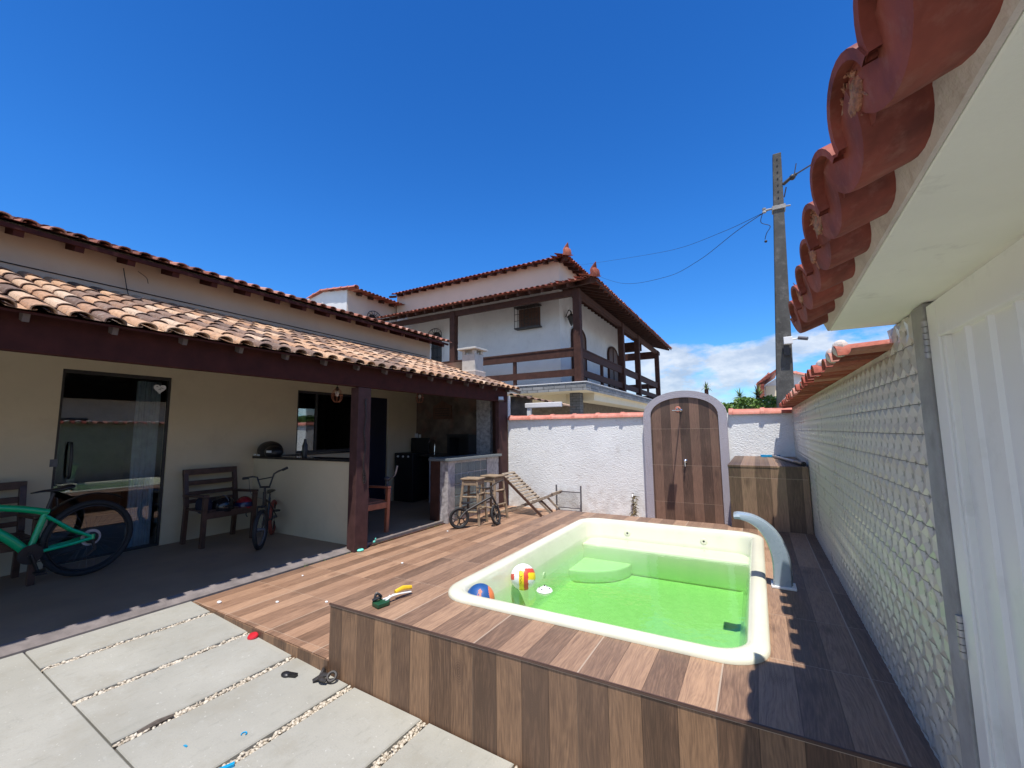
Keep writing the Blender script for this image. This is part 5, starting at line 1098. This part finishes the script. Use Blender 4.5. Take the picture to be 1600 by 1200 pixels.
b = MB(); b.tube([hd2, bF+Vector((0, 0, .17))], .016, 8); [b.tube([bF+Vector((0, 0, .17)), bF+ffx*s_*.038+Vector((0, 0, .14)), bF+ffx*s_*.04], .010, 6) for s_ in (-1, 1)]; b.build('fork', M['black'], bb, smooth=True)
hs2 = Vector((.62, .60, .0)).normalized(); tp2 = hd2+Vector((-.02, .0, .12))
b = MB(); b.tube([hd2, tp2], .013, 8); b.tube(spline([tp2-hs2*.21+Vector((0, 0, .0)), tp2-hs2*.08+Vector((0, 0, -.01)), tp2, tp2+hs2*.08+Vector((0, 0, .05)), tp2+hs2*.20+Vector((0, 0, .10))]), .010, 8); b.build('handlebar', M['iron'], bb, smooth=True)
b = MB(); sc_ = bR+bv*.13+Vector((0, 0, .09)); b.tube([sc_, sc_+Vector((0, 0, .10))], .012, 6); b.tube([sc_-bv*.09+Vector((0, 0, .125)), sc_+Vector((0, 0, .115)), sc_+bv*.08+Vector((0, 0, .125))], [.042, .036, .018], 10, flat=.45); b.build('saddle', M['black'], bb, smooth=True)
# deck chair leaning at the wall
dc = thing('deck_chair', 'low folding slatted deck chair with its back against the bar corner', 'deck chair', (-3.5, 6.8, 0))
ya, yb = 6.60, 7.02; A0, A1 = Vector((-3.98, 0, .66)), Vector((-3.20, 0, .01)); dd = (A1-A0); L2 = dd.length; dn = dd.normalized(); nn = Vector((-dn.z, 0, dn.x)); nn = nn if nn.z > 0 else -nn
for y in (ya, yb):
    b = MB(); b.beam(A0+Vector((0, y, 0)), A1+Vector((0, y, 0)), .022, .040, nn); b.build('back_rail', M['chairwood'], dc)
b = MB()
for i in range(11):
    p = A0+dn*(.02+i*.070)+nn*.026; b.beam(p+Vector((0, ya-.012, 0)), p+Vector((0, yb+.012, 0)), .042, .012, nn)
b.build('back_slats', M['rawood'] if False else M['greywood'], dc)
S0, S1 = Vector((-3.62, 0, .12)), Vector((-3.01, 0, .37))
sd_ = (S1-S0).normalized()
for y in (ya+.03, yb-.03):
    b = MB(); b.beam(S0+Vector((0, y, 0)), S1+Vector((0, y, 0)), .022, .036); b.build('seat_rail', M['greywood'], dc)
    b = MB(); b.beam((-3.28, y+.01, .26), (-2.98, y+.01, .0), .020, .034); b.build('leg', M['greywood'], dc)
    b = MB(); b.beam((-3.62, y, .12), (-4.02, y, .0), .020, .034); b.build('leg', M['greywood'], dc)
b = MB()
for i in range(5): p = S0+sd_*(.05+i*.055)+Vector((0, 0, .025)); b.beam(p+Vector((0, ya+.02, 0)), p+Vector((0, yb-.02, 0)), .040, .011)
p = S1+Vector((0, 0, .02)); b.beam(p+Vector((0, ya+.01, 0)), p+Vector((0, yb-.01, 0)), .035, .014)
b.build('seat_slats', M['greywood'], dc)
b = MB(); b.beam((-3.99, ya, .02), (-3.99, yb, .02), .03, .03); b.beam((-3.0, ya+.03, .03), (-3.0, yb-.03, .03), .025, .025); b.build('crossbar', M['greywood'], dc)
# mesh rack
mr_ = thing('wire_rack', 'low grey metal frame filled with wire mesh standing against the white wall', 'rack', (-2.96, 7.2, 0))
b = MB()
for x in (-3.19, -2.73): b.box(x-.012, x+.012, 7.19, 7.21, 0, .46)
for z in (.07, .345): b.box(-3.178, -2.742, 7.193, 7.207, z-.008, z+.008)
b.build('frame', M['greymetal'], mr_)
b = MB()
for i in range(46):
    for s_ in (-1, 1):
        x0 = -3.178+(i-14)*.0155; p = []
        xs_ = [x0, x0+s_*.275]; za, zb = .07, .345
        xa_, xb_ = x0, x0+s_*.275*.55
        lo, hi = -3.178, -2.742
        def clip(x0_, x1_):
            t0, t1 = 0., 1.; dx = x1_-x0_
            for lim, sg_ in ((lo, 1), (hi, -1)):
                q = (lim-x0_)/dx
                if dx*sg_ > 0: t0 = max(t0, q)
                else: t1 = min(t1, q)
            return t0, t1
        t0, t1 = clip(xa_, xb_)
        if t1-t0 > .02: b.tube([(xa_+(xb_-xa_)*t0, 7.2, za+(zb-za)*t0), (xa_+(xb_-xa_)*t1, 7.2, za+(zb-za)*t1)], .0012, 3, cap=False)
b.build('wire_mesh', M['greymetal'], mr_)
# pool toys
vb = thing('volleyball', 'white red and yellow volleyball floating in the green pool water', 'ball', (-1.68, 3.11, .275))
def panel_ball(c, rad, colors, parent, fn, names):
    me_ = {}
    n, m2 = 110, 72; c = Vector(c)
    P = lambda i, j: c+Vector((rad*math.cos(-math.pi/2+math.pi*i/m2)*math.cos(2*math.pi*j/n), rad*math.cos(-math.pi/2+math.pi*i/m2)*math.sin(2*math.pi*j/n), rad*math.sin(-math.pi/2+math.pi*i/m2)))
    b = MB()
    for i in range(m2):
        for j in range(n):
            q = (P(i, j)+P(i+1, j+1))/2-c; b.add([P(i, j), P(i, j+1), P(i+1, j+1), P(i+1, j)], [(0, 1, 2, 3)], .5, fn(q.normalized()))
    return b
Rb = Euler((R(20), R(-12), R(64))).to_matrix().inverted()
VC = (Vector((0, 0, 1.42))-Vector((-1.68, 3.11, .275))).normalized(); VR = -VC.cross(Vector((0, 0, 1))).normalized(); VU = VR.cross(VC)*-1 if VR.cross(VC).z < 0 else VR.cross(VC)
def vfn(q):
    q0 = q; q = Rb @ q; u_, v_, f_q = q0.dot(VR), q0.dot(VU), q0.dot(VC)
    if f_q > 0:
        if v_ > .62 or (v_ > .45 and u_ < .1): return 0
        if u_ < -.72: return 1 if abs(v_) < .22 else 0
        if u_ < -.32: return 0
        if u_ < .06: return 2
        if u_ < .40: return 1
        if v_ > .30: return 1
        return 2 if v_ > -.22 else 0
    ax = max(range(3), key=lambda k: abs(q[k])); s_ = 1 if q[ax] > 0 else -1
    u = q[(ax+1) % 3]/abs(q[ax])*.785; st_ = 0 if u < -.27 else (1 if u < .27 else 2)
    if ax == 0: return (1, 2, 1)[st_] if s_ > 0 else (0, 1, 0)[st_]
    if ax == 1: return (2, 0, 1)[st_] if s_ > 0 else (2, 1, 0)[st_]
    return (0, 0, 2)[st_]
b = panel_ball((-1.68, 3.11, .275), .098, 3, vb, vfn, '')
bmm = bmesh.new()
o = b.build('panels', [M['white'], basic('ball_red', (.62, .07, .04), .4), basic('ball_yellow', (.85, .62, .02), .4)], vb); 
bmm.from_mesh(o.data); bmesh.ops.remove_doubles(bmm, verts=bmm.verts, dist=1e-5); bmesh.ops.recalc_face_normals(bmm, faces=bmm.faces); bmm.to_mesh(o.data); bmm.free(); o.data.polygons.foreach_set('use_smooth', [True]*len(o.data.polygons))
b = MB(); c = Vector((-1.68, 3.11, .275)); cd = (Vector((0, 0, 1.42))-c).normalized(); rt = cd.cross(Vector((0, 0, 1))).normalized(); uu = rt.cross(cd)
def onb(x, y): return c+(cd*math.sqrt(max(0, .0985**2-x*x-y*y))-rt*x+uu*y)
b.tube([onb(-.018+.014*math.cos(a), .022+.022*math.sin(a)) for a in [R(q) for q in range(20, 330, 20)]], .0018, 4); b.tube([onb(-.018+.004*math.sin(k*1.5), -.005-.006*k) for k in range(8)], .0016, 4); b.build('lettering', M['iron'], vb)
ob = thing('basketball', 'blue ball with an orange side floating in the near corner of the pool', 'ball', (-1.71, 2.60, .27))
Rc = Euler((R(10), R(-35), R(20))).to_matrix().inverted()
def ofn(q): return 1 if q.dot(Vector((.83, .50, .25))) > .74 else 0
b = panel_ball((-1.705, 2.54, .290), .098, 2, ob, ofn, ''); o = b.build('panels', [basic('ball_blue', (.02, .085, .26), .45), basic('ball_orange', (.75, .20, .07), .45)], ob); bmm = bmesh.new(); bmm.from_mesh(o.data); bmesh.ops.remove_doubles(bmm, verts=bmm.verts, dist=1e-5); bmesh.ops.recalc_face_normals(bmm, faces=bmm.faces); bmm.to_mesh(o.data); bmm.free(); o.data.polygons.foreach_set('use_smooth', [True]*len(o.data.polygons))
c = Vector((-1.705, 2.54, .290)); cd = (Vector((0, 0, 1.42))-c).normalized(); rt = cd.cross(Vector((0, 0, 1))).normalized(); uu = rt.cross(cd)
b = MB(); ol = [(-.018, -.002), (-.004, .018), (.010, .006), (.006, 0), (.016, -.018), (.016, -.034), (-.012, -.034), (-.010, -.012)]
b.add([c+cd*math.sqrt(.0995**2-(x+.004)**2-(y+.045)**2)+rt*(x+.004)+uu*(y+.045)*(1 if uu.z > 0 else -1) for x, y in ol], [tuple(range(len(ol)))]); b.build('printed_mark', M['red_cap'], ob)
cd_ = thing('chlorine_float', 'small white floating chlorine dispenser in the pool', 'pool float', (-1.49, 3.10, .205))
b = MB(); b.lathe([(.02, -.03), (.055, -.012), (.062, .0), (.055, .012), (.03, .022), (.016, .024), (.014, .034), (.001, .035)], (-1.49, 3.10, .206), (0, 0, 1), 24); b.build('body', M['white'], cd_, smooth=True)
b = MB()
for a in (0, 1.6, 3.3, 4.6): b.box(-.006, .006, -.003, .003, -.002, .002, X=Matrix.Translation((-1.49+.040*math.cos(a), 3.10+.040*math.sin(a), .2265)))
b.lathe([(.007, 0), (.006, .006)], (-1.49, 3.10, .241), (0, 0, 1), 10); b.build('vents', M['iron'], cd_)
# toy on the platform
ty = thing('toy_digger', 'small yellow, white and dark green toy lying on the platform corner', 'toy', (-2.11, 2.16, .337))
T0, T1 = Vector((-2.14, 2.03, .345)), Vector((-2.09, 2.29, .36)); tv = (T1-T0).normalized(); ts = Vector((tv.y, -tv.x, 0))
b = MB(); b.prism([(-2.175, 2.02), (-2.10, 2.00), (-2.085, 2.08), (-2.11, 2.11), (-2.16, 2.09)], 2, .338, .362); b.build('green_base', M['dkgreen'], ty, bevel=.004)
b = MB(); b.tube(spline([(-2.165, 2.03, .36), (-2.175, 2.055, .40), (-2.15, 2.07, .385), (-2.165, 2.08, .365)]), .009, 6); b.tube([(-2.17, 2.02, .37), (-2.14, 2.05, .385)], .010, 6); b.build('black_claw', M['black'], ty, smooth=True)
b = MB()
for s_ in (-1, 1): b.tube([T0+tv*.05+ts*.016*s_+Vector((0, 0, .012)), T0+tv*.12+ts*.006*s_*-1+Vector((0, 0, .020)), T0+tv*.25+ts*.012*s_+Vector((0, 0, .0))], .0055, 6)
b.tube([T0+tv*.04+ts*.03, T0+tv*.10-ts*.01+Vector((0, 0, .02))], .007, 6); b.build('white_arm', M['white'], ty, smooth=True)
b = MB(); b.tube([T0+tv*.14+Vector((0, 0, .03))-ts*.012, T0+tv*.20+Vector((0, 0, .035))-ts*.012, T1+Vector((0, 0, .02))-ts*.010], [.012, .016, .013], 8); b.build('yellow_handle', M['yellow'], ty, smooth=True)
# bits on the slabs
def bit(name, label, cat, loc, fn, mat):
    b = MB(); fn(b, Vector(loc)); return tag(b.build(name, mat, bevel=0, smooth=True), label, cat)
bit('plastic_cap', 'small red plastic cap lying at the deck edge', 'toy', (-3.27, 1.925, gz(-3.27)), lambda b, c: (b.lathe([(.001, 0), (.034, .002), (.036, .014), (.030, .022), (.001, .026)], c, (.15, -.3, 1), 18)), M['red'])
bit('toy_part', 'small black plastic shape lying flat on a concrete slab', 'toy', (-2.62, 1.77, gz(-2.62)), lambda b, c: (b.ball(c+Vector((-.018, 0, .010)), .034, .026, .013, 14, 6), b.prism([(c.x, c.y-.012), (c.x+.055, c.y+.012), (c.x+.05, c.y+.035), (c.x-.01, c.y+.02)], 2, c.z+.002, c.z+.018)), M['black'])
bit('toy_motorbike', 'tiny black and grey toy with a ring beside the platform base', 'toy', (-2.40, 1.86, gz(-2.4)), lambda b, c: (b.ring(c+Vector((.055, .015, .03)), (.3, -.6, .8), .026, .009, 18, 6), b.tube(spline([c+Vector((-.08, .06, .02)), c+Vector((-.045, .03, .035)), c+Vector((-.02, -.01, .02)), c+Vector((.02, -.035, .03)), c+Vector((.05, -.02, .02))]), [.012]*25, 6), b.tube([c+Vector((-.035, -.05, .012)), c+Vector((0, 0, .032)), c+Vector((.03, .02, .03))], [.010, .016, .010], 6), b.ball(c+Vector((-.09, .07, .016)), .018, .014, .016, 8, 6)), M['iron'])
bit('blue_strip', 'bright blue plastic strip lying in the pebble joint at the bottom edge', 'toy', (-2.21, 1.14, gz(-2.2)), lambda b, c: b.prism([(c.x-.03, c.y-.05), (c.x-.012, c.y-.06), (c.x+.035, c.y+.085), (c.x+.018, c.y+.095)], 2, c.z-.004, c.z+.012), M['cyan'])
bit('dark_strip', 'charred dark stick lying in a pebble joint', 'stick', (-2.80, 1.17, gz(-2.8)), lambda b, c: b.tube([c+Vector((-.008, -.075, -.004)), c+Vector((.0, .0, .004)), c+Vector((.008, .07, .006))], [.010, .014, .007], 6), M['soil'])
bit('blue_scrap', 'tiny curled blue scrap on the concrete slab', 'scrap', (-2.345, 1.36, gz(-2.35)), lambda b, c: b.tube([c+Vector((.012*math.cos(a), .012*math.sin(a), .004)) for a in [.3*k for k in range(16)]], .003, 5), M['cyan'])
bit('paint_chip', 'tiny blue chip lying on the slab left of the curled scrap', 'scrap', (-2.50, 1.17, gz(-2.5)), lambda b, c: b.prism([(c.x-.012, c.y-.004), (c.x+.012, c.y-.002), (c.x+.010, c.y+.005), (c.x-.008, c.y+.005)], 2, c.z, c.z+.004), M['cyan'])
bit('mint_cloth', 'crumpled mint green scrap at the foot of the porch post', 'scrap', (-4.27, 3.74, 0), lambda b, c: (b.ball(c+Vector((0, 0, .012)), .050, .035, .016, 12, 6), b.ball(c+Vector((.03, .02, .014)), .028, .022, .018, 9, 5), b.ball(c+Vector((-.03, -.01, .016)), .024, .02, .016, 9, 5)), M['teal'])
bit('mint_leaf', 'small pale green leaf stuck on the step beside the post', 'leaf', (-4.29, 4.0, .05), lambda b, c: (b.ball(c, .008, .022, .016, 8, 5), b.ball(c+Vector((0, .02, .03)), .006, .012, .015, 7, 4)), M['teal'])
for i, (x, y, q, lb) in enumerate(((-3.62, 2.32, .016, 'white crumpled paper bit on the deck near its front corner'), (-3.25, 2.52, .015, 'round white pebble on the deck between corner and toy'), (-4.05, 2.08, .022, 'folded white scrap at the left corner of the deck'), (-3.45, 3.62, .016, 'white paper flake on the deck in front of the kitchen step'), (-3.95, 5.05, .015, 'pale flake on the deck near the kitchen doorway'), (-4.05, 2.85, .012, 'tiny white flake on the deck beside the porch sill'))):
    bit('paper_scrap', lb, 'scrap', (x, y, 0), lambda b, c, q=q: b.ball(c+Vector((0, 0, q*.35)), q, q*.8, q*.5, 7, 5), M['white'])
gr = MB()
for i in range(150):
    y = rnd.uniform(3.95, 5.4) if i % 3 else rnd.uniform(3.0, 3.75); c = Vector((-4.295+rnd.gauss(0, .006), y, .0)); d_ = Vector((rnd.gauss(0, .5), rnd.gauss(0, .5), 1)).normalized(); h = rnd.uniform(.012, .04)*(1.5 if int(y*3) % 3 == 0 else .5); gr.add([c-Vector((0, .002, 0)), c+Vector((0, .002, 0)), c+d_*h], [(0, 1, 2)])
structure(gr.build('weeds', M['leaf']), 'stuff')
# horn-shaped thing behind the kitchen chair
hn = thing('pedestal_fan', 'pale curved metal handle rising behind the reddish kitchen chair', 'stand', (-5.05, 5.1, .03))
b = MB(); b.tube(spline([(-5.18, 5.05, .70), (-5.08, 5.05, .71), (-5.0, 5.05, .76), (-4.95, 5.05, .90)]), .016, 8); b.build('handle', M['steel'], hn, smooth=True)
b = MB(); b.ball((-5.16, 5.05, .69), .06, .05, .035, 12, 8); b.tube([(-5.16, 5.05, .66), (-5.16, 5.05, .03)], .02, 8); b.ball((-5.12, 5.03, .50), .07, .05, .09, 12, 8); b.build('stem', M['greymetal'], hn, smooth=True)
